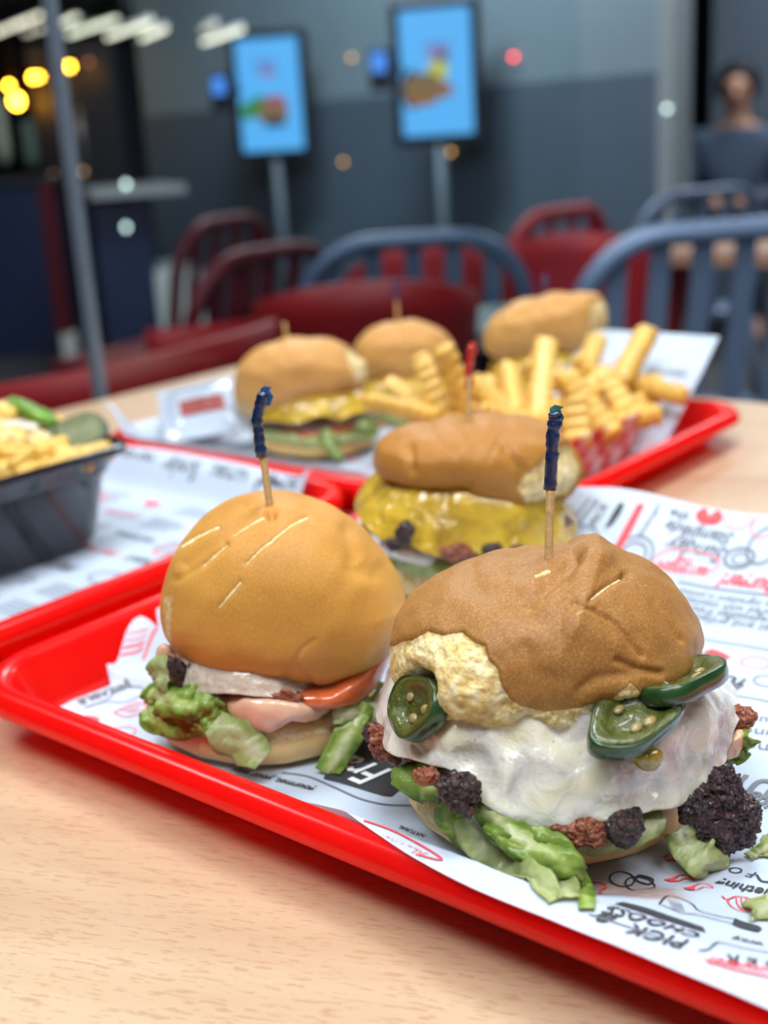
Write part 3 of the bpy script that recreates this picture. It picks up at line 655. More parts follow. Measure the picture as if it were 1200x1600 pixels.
def zpaper_uv(px, py):                                     # where a pixel meets the front liner
    below = lambda z: (lambda q: z <= z1(q[0], min(max(q[1], -.009), .275)))(uv_of(px, py, z))
    hi, lo = .046, .002
    for k in range(44):
        lo = .046-.001*(k+1)
        if below(lo): break
        hi = lo
    for _ in range(8):
        mid = (hi+lo)/2
        if below(mid): lo = mid
        else: hi = mid
    return uv_of(px, py, lo)
Z = zpaper_uv
def quad_px(S, ly, a, b, c, d): S.poly(ly, [Z(*a), Z(*b), Z(*c), Z(*d)])
def path_px(S, ly, pts, wd, n=24, closed=False): S.stroke(ly, catmull([Z(*p) for p in pts], n), wd, closed)
# near right corner: PICK & CHOOSE, fork, chillies, eggs, onion
S1.text('black', 'CHOOSE', Z(1096, 1461), Z(950, 1415), 1.35, .25, .022, 1.08)
S1.text('black', 'PICK', Z(1078, 1471), Z(984, 1443), .95, .25, .022, 1.08)
S1.text('black', '&', Z(966, 1434), Z(936, 1424), .8, .25, .02)
S1.poly('black', [Z(*p) for p in [(960, 1413), (974, 1411), (1010, 1420), (1060, 1437), (1098, 1450), (1103, 1458), (1085, 1453), (1030, 1436), (985, 1421)]])
S1.line('grey', Z(920, 1430), Z(1060, 1476), .0005)
path_px(S1, 'black', [(1030, 1414), (1043, 1401), (1066, 1406), (1082, 1414), (1092, 1424), (1120, 1432), (1148, 1438), (1146, 1444), (1115, 1437), (1088, 1430), (1066, 1428), (1046, 1420), (1030, 1414)], .00045, 60)
for k in range(4): path_px(S1, 'black', [(1046+k*2-2, 1409+k*4), (1072+k*1.5-6, 1415+k*3.5)], .00045, 6)
S1.poly('black', [Z(*p) for p in [(1148, 1436), (1160, 1441), (1185, 1448), (1191, 1453), (1184, 1458), (1160, 1452), (1144, 1446)]])
for cx, cy in ((1066, 1375), (1096, 1388)):
    path_px(S1, 'red', [(cx-20, cy+1), (cx-13, cy-1), (cx-4, cy-6), (cx+8, cy-6), (cx+18, cy), (cx+4, cy-1), (cx-6, cy+3), (cx-14, cy+3), (cx-20, cy+1)], .0004, 50)
    S1.poly('red', [Z(*p) for p in [(cx-30, cy+1), (cx-18, cy-1), (cx-10, cy-4), (cx-10, cy+4), (cx-18, cy+4)]])
S1.ell('black', Z(972, 1375), .0034, .0034, .0005); S1.ell('black', Z(1000, 1384), .0040, .0036, .0005)
path_px(S1, 'black', [(994, 1373), (1000, 1369), (1018, 1374), (1020, 1379), (1013, 1383), (996, 1378), (994, 1373)], .0006, 30)
path_px(S1, 'red', [(1128, 1401), (1136, 1407), (1150, 1402), (1170, 1405), (1178, 1412), (1172, 1424), (1158, 1425), (1142, 1417), (1136, 1407)], .0005, 50)
for k in range(3): path_px(S1, 'red', [(1150+k*8, 1404), (1152+k*7, 1414), (1160+k*5, 1424)], .0004, 10)
path_px(S1, 'red', [(918, 1384), (924, 1379), (934, 1380), (944, 1383), (946, 1389), (938, 1392), (938, 1398), (928, 1398), (926, 1391), (918, 1384)], .0005, 40)
path_px(S1, 'red', [(1036, 1342), (1050, 1334), (1064, 1332), (1064, 1340), (1040, 1346), (1062, 1346)], .0006, 24)
S1.text('black', 'ur way', Z(1228, 1482), Z(1140, 1463), 1.0, .2, .015)
path_px(S1, 'black', [(1092, 1487), (1110, 1483), (1124, 1474), (1160, 1482), (1215, 1492)], .0005, 30)
S1.text('black', 'G E R', Z(1218, 1508), Z(1134, 1493), 1.0, .3, .02)
S1.text('red', 'Yummier', Z(1230, 1522), Z(1100, 1494), .8, .35, .01); path_px(S1, 'red', [(1106, 1506), (1120, 1508), (1150, 1517), (1210, 1530)], .0006, 20)
S1.text('black', 'Something', Z(1250, 1402), Z(1120, 1374), 1.1, .3, .02)
S1.text('black', 'F O R', Z(1183, 1365), Z(1120, 1349), .9, .3)
path_px(S1, 'black', [(1182, 1368), (1190, 1378), (1206, 1380)], .0007, 10)
# right edge
S1.text('grey', 'NUTS', Z(1262, 1235), Z(1120, 1205), 1.5, .2, .03); S1.text('grey', 'cooking', Z(1290, 1272), Z(1165, 1240), 1.2, .3, .03)
S1.text('grey', 'nouns', Z(1235, 1128), Z(1160, 1117), 1.0); S1.text('grey', 'found', Z(1245, 1148), Z(1162, 1137), 1.0); S1.text('grey', 'one', Z(1225, 1168), Z(1165, 1160), 1.0)
S1.line('grey', Z(1118, 1082), Z(1230, 1103), .0006); S1.line('grey', Z(1080, 995), Z(1230, 1022), .0007); S1.line('grey', Z(1060, 910), Z(1230, 934), .0008)
S1.text('black', 'TO', Z(1172, 1064), Z(1132, 1055), 1.1, .1, .03); quad_px(S1, 'grey', (1110, 1072), (1126, 1068), (1160, 1074), (1146, 1082))
S1.poly('red', [Z(*p) for p in [(1098, 1020), (1112, 1015), (1130, 1021), (1142, 1028), (1128, 1032), (1112, 1030)]])
S1.ell('pink', Z(1180, 1036), .0052, .0052, .0006); S1.ell('grey', Z(1200, 1065), .005, .005, .0006)
for k in range(4): S1.text('grey', ['every ingredient is picked', 'flavored with toasted', 'or vegetables fresh', 'meat and grilled'][k], Z(1235, 945+k*13), Z(1062+k*8, 920+k*13), 1.0, .1)
# far side of the sheet
S1.text('grey', 'CHOOSE', Z(905, 822), Z(937, 783), 1.1, .2, .03); S1.text('grey', 'PICK', Z(930, 824), Z(953, 787), 1.1, .2, .03); S1.line('grey', Z(892, 818), Z(922, 778), .0012)
S1.poly('black', [Z(*p) for p in [(944, 828), (956, 822), (970, 803), (976, 788), (968, 786), (957, 803)]])
quad_px(S1, 'red', (947, 876), (962, 874), (1008, 789), (996, 788))
S1.text('grey', 'bunburger!', Z(1003, 838), Z(1034, 789), 1.0, .2, .01)
S1.text('grey', 'Sunday', Z(1138, 858), Z(1046, 838), 1.2, .3, .02); S1.text('grey', 'TO', Z(1092, 838), Z(1072, 832), 1.0); S1.text('grey', 'Stampede', Z(1148, 835), Z(1044, 813), 1.1, .3, .02); S1.text('grey', 'the', Z(1078, 803), Z(1050, 796), 1.0, .2, .02)
S1.ell('red', Z(1108, 808), .0062, .0042); S1.ell('pink', Z(1154, 814), .006, .0045, .0006); S1.ell('pink', Z(1196, 822), .006, .006, .0008); S1.ell('grey', Z(1195, 853), .007, .009, .0010); S1.ell('grey', Z(1155, 873), .0062, .0050, .0012); S1.ell('grey', Z(1157, 874), .0035, .0028, .0008)
path_px(S1, 'pink', [(1018, 880), (1030, 866), (1050, 860), (1085, 862), (1118, 872), (1122, 884), (1105, 896), (1070, 896), (1035, 890), (1018, 880)], .0009, 50)
S1.text('red', 'BETWEEN', Z(1108, 888), Z(1030, 876), 1.2, .1, .03); S1.text('red', 'THE', Z(1086, 874), Z(1058, 868), 1.1, .1, .02)
S1.text('red', 'burger!', Z(1215, 908), Z(1130, 896), 1.4, .3, .02)
S1.ell('grey', Z(990, 866), .0085, .0085, .0010); S1.ell('grey', Z(990, 866), .0055, .0055, .0010); S1.ell('grey', Z(905, 845), .009, .007, .0008)
# middle: black box with white letters, gourmet line
S1.poly('black', [Z(*p) for p in [(505, 1218), (548, 1150), (632, 1180), (640, 1205), (624, 1236), (612, 1246), (600, 1245)]])
S1.text('white', 'Fra', Z(613, 1206), Z(551, 1182), 1.35, .2, .012)
path_px(S1, 'grey', [(440, 1208), (480, 1214), (520, 1230), (560, 1248), (600, 1258), (650, 1260)], .0007, 40)
S1.text('black', 'gourmet, your way', Z(496, 1232), Z(366, 1200), 1.0, .25, .018); path_px(S1, 'grey', [(395, 1226), (430, 1240), (472, 1251)], .0006, 16)
S1.text('black', 'NATURAL', Z(666, 1306), Z(626, 1291), 1.1, .1, .015)
path_px(S1, 'red', [(548, 1282), (570, 1284), (620, 1302), (668, 1328), (690, 1345), (650, 1336), (600, 1318), (560, 1298), (548, 1282)], .0006, 60); S1.text('pink', 'ALL FRESH', Z(670, 1334), Z(580, 1298), .9, .2)
# left part
S1.text('grey', 'MIZABLE', Z(197, 1060), Z(118, 1096), 1.25, .1, .03)
path_px(S1, 'grey', [(132, 1107), (170, 1092), (182, 1078), (210, 1074), (225, 1082), (195, 1098), (170, 1097), (132, 1107)], .0005, 40)
path_px(S1, 'pink', [(178, 1114), (210, 1099), (224, 1100), (226, 1110), (200, 1121), (178, 1114)], .0008, 30)
for k in range(3): path_px(S1, 'pink', [(190+k*6, 1112+k*2), (218, 1101+k*4)], .0006, 5)
S1.ell('red', Z(132, 1127), .0062, .0040, rot=.3); S1.text('white', 'fresh', Z(160, 1130), Z(108, 1124), .6, .2); S1.ell('pink', Z(193, 1144), .0047, .0037, .0006, rot=.3)
S1.text('grey', 'DELI', Z(108, 1112), Z(78, 1104), 1.2, 0, .03); path_px(S1, 'grey', [(224, 1126), (228, 1136), (242, 1142)], .0006, 8)
for k in range(4): path_px(S1, 'red' if k > 1 else 'pink', [(186+k*1-4*k+12, 992+k*11), (204-2*k+12, 988+k*11), (232-k*3, 984+k*10)], .0007 if k > 1 else .0005, 10)
path_px(S1, 'red', [(250, 976), (240, 990), (232, 1010), (224, 1032)], .0008, 20)
S1.finish()
def onp(px, py, up=.001):                                  # the point of the front liner seen at a pixel, a little above it
    u, v_ = Z(px, py); return W(u, v_, z1(u, max(v_, -.009))+up)

# left tray liner
def z2(u, v):
    z = .0052 + lnoise(u+2, v)
    z += .011*float(sstep(-.060, -.043, u))*float(sstep(.02, .06, v)) + .0205*float(sstep(.236, .255, v))
    return z
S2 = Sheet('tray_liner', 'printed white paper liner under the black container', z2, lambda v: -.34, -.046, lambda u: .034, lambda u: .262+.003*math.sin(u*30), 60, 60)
def layout(S, u0, v0, su, sv, seed, rows=9, cols=6):
    rnd = random.Random(seed)
    words = ['PICK & CHOOSE', 'burger!', 'Sunday', 'FRESH', 'gourmet', 'NATURAL', 'your way', 'MIZABLE', 'TO']
    for i in range(cols):
        for j in range(rows):
            a, b = u0+su*(i+.5)/cols, v0+sv*(j+.5)/rows; k = rnd.random(); hw = su/cols*.40; hv = sv/rows*.36
            if k < .38: S.text(rnd.choice(['grey', 'black', 'grey', 'pink']), rnd.choice(words), (a+hw, b+hv*.5), (a-hw, b+hv*.5), 1.1, .2, .02)
            elif k < .55: S.ell(rnd.choice(['red', 'grey', 'pink']), (a, b), hw*.7, hv*.8, .0010)
            elif k < .60: S.ell('red', (a, b), hw*.35, hv*.5)
            elif k < .82:
                for q in range(4): S.line('grey', (a-hw, b-hv*.7+q*hv*.45), (a+hw*rnd.uniform(.4, 1), b-hv*.7+q*hv*.45), .0009)
            else:
                S.stroke(rnd.choice(['pink', 'grey']), [(a-hw, b-hv*.6), (a+hw, b-hv*.6), (a+hw, b+hv*.6), (a-hw, b+hv*.6)], .0010, True); S.text('pink', rnd.choice(words), (a+hw*.8, b+hv*.3), (a-hw*.8, b+hv*.3), 1.2)
layout(S2, -.335, .040, .285, .222, 3, 9, 7); S2.finish()
# back tray liner: lies in the tray, its right end stands up behind the fries
def z3(u, v):
    z = .0052 + lnoise(u+5, v)
    z += .0205*float(sstep(.302, .282, v))*float(sstep(.05, -.05, u)) + .0205*float(sstep(-.238, -.256, u))
    z += .062*max(0, (v-.455)/.088)**1.1*float(sstep(-.16, -.02, u))
    return z
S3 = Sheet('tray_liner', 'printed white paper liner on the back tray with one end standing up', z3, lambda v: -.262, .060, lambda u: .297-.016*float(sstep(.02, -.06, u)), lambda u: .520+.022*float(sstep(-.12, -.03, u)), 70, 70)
layout(S3, -.255, .32, .31, .205, 11, 8, 8); S3.finish()

# ================================================================== FOOD MATERIALS
BUN = m_bun('bun_crust_golden', (.50, .215, .034), (.66, .335, .062), (.78, .50, .17))
BUNA = m_bun('bun_crust_brown', (.29, .122, .028), (.42, .195, .046), (.66, .40, .14))
BUNC = m_bun('bun_crust_amber', (.36, .140, .018), (.48, .215, .034), (.70, .42, .13))
BUN2 = m_bun('bun_crust_pale', (.52, .25, .065), (.68, .38, .12), (.80, .57, .25))
WHITE_CH = m_cheese('melted_white_cheese', [(.30, (.40, .36, .36)), (.42, (.62, .57, .52)), (.54, (.80, .76, .66)), (.68, (.80, .73, .52))], (.30, .20, .08), .16)
YEL_CH = m_cheese('melted_yellow_cheese', [(.28, (.34, .20, .03)), (.45, (.58, .37, .035)), (.65, (.70, .47, .05)), (.8, (.72, .54, .14))], (.20, .08, .02), .16)
PATTY = m_meat('seared_beef', [(.32, (.035, .014, .010)), (.5, (.13, .042, .020)), (.68, (.34, .13, .06))])
CRISP = m_meat('crisp_dark_beef', [(.35, (.012, .006, .008)), (.56, (.050, .020, .020)), (.72, (.20, .075, .035))], 520, .25)
RUST = m_meat('crisp_rust_beef', [(.3, (.10, .02, .012)), (.5, (.34, .085, .035)), (.7, (.50, .18, .08))], 480, .4)
TAN_CH = m_cheese('seared_tan_cheese', [(.30, (.24, .13, .08)), (.42, (.46, .34, .26)), (.56, (.66, .58, .48)), (.72, (.52, .34, .20))], (.28, .14, .05), .2)
LEAF = m_leaf('lettuce_leaf', [(.22, (.17, .30, .035)), (.42, (.38, .50, .10)), (.64, (.62, .69, .28)), (.85, (.78, .80, .52))])
LEAFP = m_leaf('pale_lettuce', [(.22, (.42, .50, .16)), (.5, (.64, .67, .36)), (.8, (.78, .78, .58))], .45)
JALR = simple('jalapeno_skin', (.016, .050, .012), .25, coat=.5, var=.35, vscale=120, bump=.2, bscale=300)
JALF = simple('jalapeno_flesh', (.070, .082, .010), .3, coat=.4, var=.35, vscale=180, bump=.8, bscale=600, bdist=.001)
SEED = simple('jalapeno_seed', (.33, .24, .09), .3, coat=.4, var=.2, vscale=300)
TOM = simple('tomato_flesh', (.62, .13, .035), .18, coat=.7, sss=.3, sssr=(.003,), var=.3, vscale=120, bump=.2, bscale=250)
SAUCE = simple('pink_burger_sauce', (.76, .46, .30), .25, coat=.4, sss=.3, sssr=(.003,), var=.08, vscale=150, bump=.25, bscale=160, bdist=.0015)
ONION = simple('white_onion', (.66, .60, .52), .3, coat=.3, sss=.3, sssr=(.003,), var=.15, vscale=150)
OIL = simple('amber_pepper_juice', (.30, .20, .02), .08, coat=.8, var=.2, vscale=200)
STICK = simple('bamboo_stick', (.62, .40, .17), .55, var=.25, vscale=400, bump=.2, bscale=900)
FRILLB = simple('blue_cellophane', (.006, .020, .085), .18, coat=.8, var=.4, vscale=300, bump=.6, bscale=500, bdist=.001)
FRILLC = simple('bright_blue_cellophane', (.008, .09, .28), .15, coat=.9, var=.5, vscale=300, bump=.6, bscale=500, bdist=.001)
FRILLT = simple('teal_cellophane', (.04, .20, .17), .2, coat=.8, var=.4, vscale=300)
FRILLR = simple('red_cellophane', (.55, .02, .015), .15, coat=.9, var=.4, vscale=300, bump=.6, bscale=500, bdist=.001)
FRY = simple('golden_fry', (.70, .41, .07), .42, coat=.15, sss=.25, sssr=(.004,), var=.22, vscale=90, bump=.35, bscale=420, bdist=.0008)
FRYL = simple('light_fry', (.80, .52, .13), .42, coat=.15, sss=.25, sssr=(.004,), var=.18, vscale=90, bump=.35, bscale=420, bdist=.0008)

def seg_d(P, a, b):
    a, b = np.array(a, float), np.array(b, float); d = b-a; t = np.clip(((P-a)@d)/(d@d), 0, 1); return np.linalg.norm(P-(a+t[:, None]*d), axis=1)
def poly_d(P, pts): return np.min([seg_d(P, pts[i], pts[i+1]) for i in range(len(pts)-1)], 0)
def inside(P, pts):
    x, y = P[:, 0], P[:, 1]; r = np.zeros(len(P), bool); n = len(pts)
    for i in range(n):
        (x0, y0), (x1, y1) = pts[i], pts[(i+1) % n]
        c = ((y0 > y) != (y1 > y)); r ^= c & (x < (x1-x0)*(y-y0)/((y1-y0) if y1 != y0 else 1e-9)+x0)
    return r

def inflate(name, outline, Y, D, mats, parent=None, na=160, nb=100, e=.80, eb=1.0, amp=.0006, fr=60, seed=0.0, sculpt=None, ctr=None, smoothing=2, tilt=-.14, back=1.0):
    """rounded body whose silhouette is the traced outline, with real depth D on both sides of the vertical plane at distance Y"""
    O = np.array(outline, float); c = O.mean(0) if ctr is None else np.array(ctr, float)
    a = np.arctan2(O[:, 1]-c[1], O[:, 0]-c[0]); r = np.linalg.norm(O-c, axis=1); k = np.argsort(a); a, r = a[k], r[k]
    A = np.linspace(-math.pi, math.pi, na, endpoint=False)
    rr = np.interp(A, np.concatenate([a-2*math.pi, a, a+2*math.pi]), np.concatenate([r, r, r]))
    for _ in range(smoothing): rr = (np.roll(rr, 1)+2*rr+np.roll(rr, -1))/4
    C = at(c[0], c[1], Y); dd = np.array([C[0], C[1], 0]); dd /= np.linalg.norm(dd); dd = dd + np.array([0, 0, tilt])
    ring = np.array([at(c[0]+q*math.cos(t), c[1]+q*math.sin(t), Y) for t, q in zip(A, rr)]) - C
    V = []
    for j in range(nb):
        b = math.pi*(j+.001)/(nb-1+.002); s = math.sin(b)**e; g = -math.copysign(abs(math.cos(b))**eb, math.cos(b))
        Dj = D if g < 0 else D*back
        for i in range(na): V.append(C + ring[i]*s*(1+.8*Dj*g/Y) + dd*Dj*g)
    V = np.array(V); F_ = grid_faces(nb, na, False, True)
    def normals(V):
        G = V.reshape(nb, na, 3); du = np.roll(G, -1, 1)-np.roll(G, 1, 1); dv = np.gradient(G, axis=0); n = np.cross(du, dv); n /= np.linalg.norm(n, axis=2)[:, :, None]+1e-15
        n = n.reshape(-1, 3); s = np.sign(np.mean(np.sum(n*(V-C), 1))); return n*s
    Nn = normals(V)
    if amp: V = V + Nn*np.array([amp*(nz(p, fr, seed)+.5*nz(p, fr*2.3, seed+3)) for p in V])[:, None]
    att = {}
    if sculpt:
        Pp = pix(V); front = np.clip(-(Nn@dd), 0, 1); d, att = sculpt(V, Nn, Pp, front, C); V = V + Nn*d[:, None]
    return mk(name, V, F_, mats, parent, attrs=att)

def bun_attr(V, C, crumb, lo=-.018, hi=.022):
    return {'brown': np.clip((V[:, 2]-C[2]-lo)/(hi-lo), 0, 1), 'crumb': crumb}

def puck(name, xl, xr, topc, botc, Yc, ry, mat, parent, prof=None, nt=150, rows=30, amp=.0006, fr=90, seed=0.0, eb=.8, rag=0.0, ragf=30, attrs=None, post=None):
    """round slab (bun heel, patty, cheese, slice) whose front rim follows traced curves"""
    prof = prof or [(0, 1), (.6, 1), (.88, .98), (.97, .85), (1.0, .55), (.98, .22), (.9, .04), (.6, 0), (0, 0)]
    xc, hw = (xl+xr)/2, (xr-xl)/2; Pf = catmull(prof, rows); tx, ty = zip(*topc); bx_, by = zip(*botc)
    cols = []
    for k in range(nt):
        th = 2*math.pi*k/nt; q = math.cos(th); s = math.sin(th); x = xc+hw*q; yt, yb = np.interp(x, tx, ty), np.interp(x, bx_, by)
        sd = math.copysign(abs(s)**eb, s)
        if s <= 0: T_, B_ = at(x, yt, Yc+ry*sd), at(x, yb, Yc+ry*sd)
        else:
            Tf, Bf = at(x, yt, Yc-ry*sd), at(x, yb, Yc-ry*sd); m = at(x, yb, Yc); T_ = np.array([m[0], Yc+ry*sd, Tf[2]]); B_ = np.array([m[0], Yc+ry*sd, Bf[2]])
        cols.append((T_, B_))
    Ct = np.mean([c[0] for c in cols], 0); Cb = np.mean([c[1] for c in cols], 0); V = []
    for rho, h in Pf:
        for k, (T_, B_) in enumerate(cols):
            e = (T_*h+B_*(1-h)); c = Ct*h+Cb*(1-h); p = c+(e-c)*max(rho, 0.0)
            wv = max(rho, 0)**2; o = np.array([T_[0]-Ct[0], T_[1]-Ct[1], 0]); o /= np.linalg.norm(o)+1e-9
            n = amp*(nz(p, fr, seed)+.6*nz(p, fr*2.4, seed+5)); p = p+o*n*wv+np.array([0, 0, n*.7*(1-.5*wv)])
            if rag: p = p+o*rag*wv*(nz(p*np.array([1, 1, .25]), ragf*8, seed+2)+.6*nz(p, ragf*20, seed))
            V.append(p)
    V = np.array(V)
    if post is not None: V = post(V)
    att = attrs(V, (Ct+Cb)/2) if attrs else None
    return mk(name, V, grid_faces(len(Pf), nt, False, True), mat, parent, attrs=att)

def above(px, py, Y): return (px, py, min(Y, onp(px, py, .0030)[1]))      # keep a point in front of the liner
def ribbon(name, pts, widths, mat, parent, n=46, m=13, ruf=.0018, rf=3.0, seed=0.0, curl=.25, thick=.0004, twist=0.0):
    """leaf strip along points (px, py, Y)"""
    n = int(n*1.5); P = catmull([at(*(above(*p) if name.startswith('lettuce') and p[2] < .5 else p)) for p in pts], n); m = max(m, 13); Wd = np.interp(np.linspace(0, 1, n), np.linspace(0, 1, len(widths)), widths)
    T = np.gradient(P, axis=0); T /= np.linalg.norm(T, axis=1)[:, None]; V, R_ = [], []
    for i in range(n):
        vw = P[i]-CAMP; vw /= np.linalg.norm(vw); s = np.cross(T[i], vw); s /= np.linalg.norm(s)+1e-9; nn = np.cross(s, T[i])
        if nn@vw > 0: nn = -nn
        tw = twist*(i/n-.5)+.35*math.sin(seed+i*.11); s2 = s*math.cos(tw)+nn*math.sin(tw)
        for j in range(m):
            x = (j/(m-1)-.5)*2; edge = abs(x)
            wav = ruf*(edge**1.5*math.sin(rf*i/n*4.2+seed*3+(1.6 if x > 0 else 0))*.8+1.1*nz(P[i]+s*x*Wd[i], 170, seed)+.55*nz(P[i]+s*x*Wd[i], 420, seed)+.35*nz(P[i]+s*x*Wd[i], 900, seed))
            V.append(P[i]+s2*x*Wd[i]/2*(1+.35*nz(P[i]+s2*x*.003, 130, seed+2))+nn*(wav-curl*Wd[i]*x*x)); R_.append(max(0, 1-edge*1.6)*.9*(.6+.4*math.sin(seed+i*.05)))
    if name.startswith('lettuce') and pts[0][2] < .5:
        for k, p in enumerate(V):                                  # leaves lie on the liner, never under it
            q = p[:2]-UV_O; u, v_ = float(q@UX), float(q@VX)
            if -.012 < v_ < .2 and u > .02:
                zz = TAB+z1(u, max(v_, -.009))+.0008
                if p[2] < zz: V[k] = np.array([p[0], p[1], zz+.0004*nz(p, 300, seed)])
    o = mk(name, V, grid_faces(n, m), mat, parent, attrs={'rib': R_}); solid(o, thick, 1.0); return o

def blob(name, outline, Y, D, mat, parent, rough=.0016, fr=300, seed=1.0, na=90, nb=46, e=.6):
    def sc(V, Nn, Pp, fr_, C):
        d = np.array([rough*(.45*fb(p, fr, seed, 3)+.55*nz(p, fr*2.4, seed)+.35*nz(p, fr*4.5, seed)) for p in V]); return d, {}
    return inflate(name, outline, Y, D, mat, parent, na, nb, e, 1.0, 0, 60, seed, sc, smoothing=0)

def jag(c, rx, ry, n=40, amt=.12, seed=0, rot=0.0):
    rnd = random.Random(seed); out = []
    for k in range(n):
        a = 2*math.pi*k/n; q = 1+amt*(rnd.random()*2-1); x, y = rx*math.cos(a)*q, ry*math.sin(a)*q
        out.append((c[0]+x*math.cos(rot)-y*math.sin(rot), c[1]+x*math.sin(rot)+y*math.cos(rot)))
    return out

def jalapeno(parent, c, e1, e2, th=.0028, seed=0, bend=0.0, n=44):
    """cut slice: centre c, half-axes e1, e2 (3-vectors); skin ring, flesh disc, seeds"""
    c, e1, e2 = map(lambda q: np.array(q, float), (c, e1, e2)); nn = np.cross(e1, e2); nn /= np.linalg.norm(nn)
    if nn@(CAMP-c) < 0: nn = -nn
    def P(a, r, h):
        q = r*(1+.05*math.sin(3*a+seed)+.03*math.sin(5*a)); return c+e1*q*math.cos(a)+e2*q*math.sin(a)+nn*(h+bend*q*q*math.cos(a)**2)
    pr = [(.93, th*.44), (.965, th*.50), (1.0, th*.42), (1.02, 0), (1.0, -th*.42), (.965, -th*.5), (.93, -th*.44)]
    V = [P(2*math.pi*k/n, r, h) for r, h in pr for k in range(n)]
    sl = mk('jalapeno_slice', V, grid_faces(len(pr), n, True, True), JALR, parent)
    pr = [(.02, th*.10), (.15, th*.12), (.3, th*.02), (.5, th*.05), (.60, th*.25), (.70, th*.42), (.84, th*.47), (.95, th*.45), (.95, 0), (.6, -th*.4), (.02, -th*.4)]
    V = [P(2*math.pi*k/n, r*(1+.06*math.sin(2*2*math.pi*k/n+seed)), h+(.0005*nz(P(2*math.pi*k/n, r, 0), 500, seed) if r < .85 else 0)) for r, h in pr for k in range(n)]
    mk('flesh', V, grid_faces(len(pr), n, False, True), JALF, sl)
    rnd = random.Random(seed)
    for k in range(3):
        a = rnd.uniform(0, 6.28); r = rnd.uniform(.22, .48); s = P(a, r, th*.10); r0 = .0014+.0005*rnd.random()
        v = []; 
        for j in range(7):
            b = math.pi*j/6
            for i in range(10):
                g = 2*math.pi*i/10; v.append(s+(e1/np.linalg.norm(e1))*r0*1.25*math.sin(b)*math.cos(g)+(e2/np.linalg.norm(e2))*r0*math.sin(b)*math.sin(g)+nn*r0*.6*math.cos(b))
        mk('seed', v, grid_faces(7, 10, False, True), SEED, sl)
    return sl

def pick(label, base, tip, mats, frill_at, frill=None, group='cocktail picks in the burgers', bend=None, r=.00125):
    """bamboo stick from base to tip (px, py, Y); coloured cellophane wraps the upper length"""
    a, b = at(*base), at(*tip); t = thing('cocktail_pick', label, 'pick', a, group)
    P = [a+(b-a)*k for k in np.linspace(-.25, 1, 14)]
    v, f = tube(P, [r*.55 if k < 2 else r for k in range(14)], 10); mk('stick', v, f, STICK, t)
    if frill:
        pts = [at(*q) for q in frill]; C_ = catmull(pts, 26); rr = [r*1.55*(1+.22*nz(p, 900, 2)) for p in C_]; rr[-1] = r*.7
        v, f = tube(C_, rr, 10); v = np.array(v)+np.array([[.0003*nz(p, 1500, 1), .0003*nz(p, 1500, 4), 0] for p in v]); mk('cellophane_wrap', v, f, mats[0], t)
        e = C_[-1]
        tail = [e+np.array([dx, 0, dz])*.001 for dx, dz in ((-1.4, -5), (1.5, -4.6), (2.8, -1.8), (1.6, .4), (2.6, 1.2), (.2, 1.9), (-1.2, 1.0))]
        tl = mk('cellophane_tail', tail, [tuple(range(7))], mats[1], t, smooth=False); solid(tl, .0005)
    return t

# ================================================================== FRONT RIGHT BURGER (sharp)
YF = on(860, 1371, .0062)[1]; YA = YF + .043
bA = thing('cheeseburger', 'front right cheeseburger with white melted cheese, jalapeno slices and torn bun', 'burger', on(862, 1300, .0055), 'sliders')
OUT_A = [(606, 1040), (609, 1000), (620, 965), (645, 935), (690, 907), (740, 889), (800, 876), (850, 868), (890, 864), (912, 854), (935, 849), (955, 862), (985, 876), (1030, 898), (1066, 935), (1092, 975), (1100, 1008), (1092, 1030), (1060, 1044),
         (1030, 1052), (990, 1072), (972, 1092), (940, 1106), (905, 1117), (870, 1124), (830, 1118), (795, 1106), (770, 1114), (745, 1124), (700, 1130), (672, 1120), (664, 1095), (652, 1076), (630, 1076), (614, 1066)]
CRUMB_A = [(600, 1014), (625, 1002), (645, 997), (667, 984), (690, 990), (722, 986), (742, 1003), (757, 1009), (762, 1030), (778, 1046), (784, 1072), (796, 1092), (812, 1102), (850, 1112), (905, 1106), (955, 1094), (985, 1066), (1000, 1080), (970, 1140), (880, 1200), (800, 1200), (740, 1200), (680, 1200), (640, 1130), (600, 1100)]
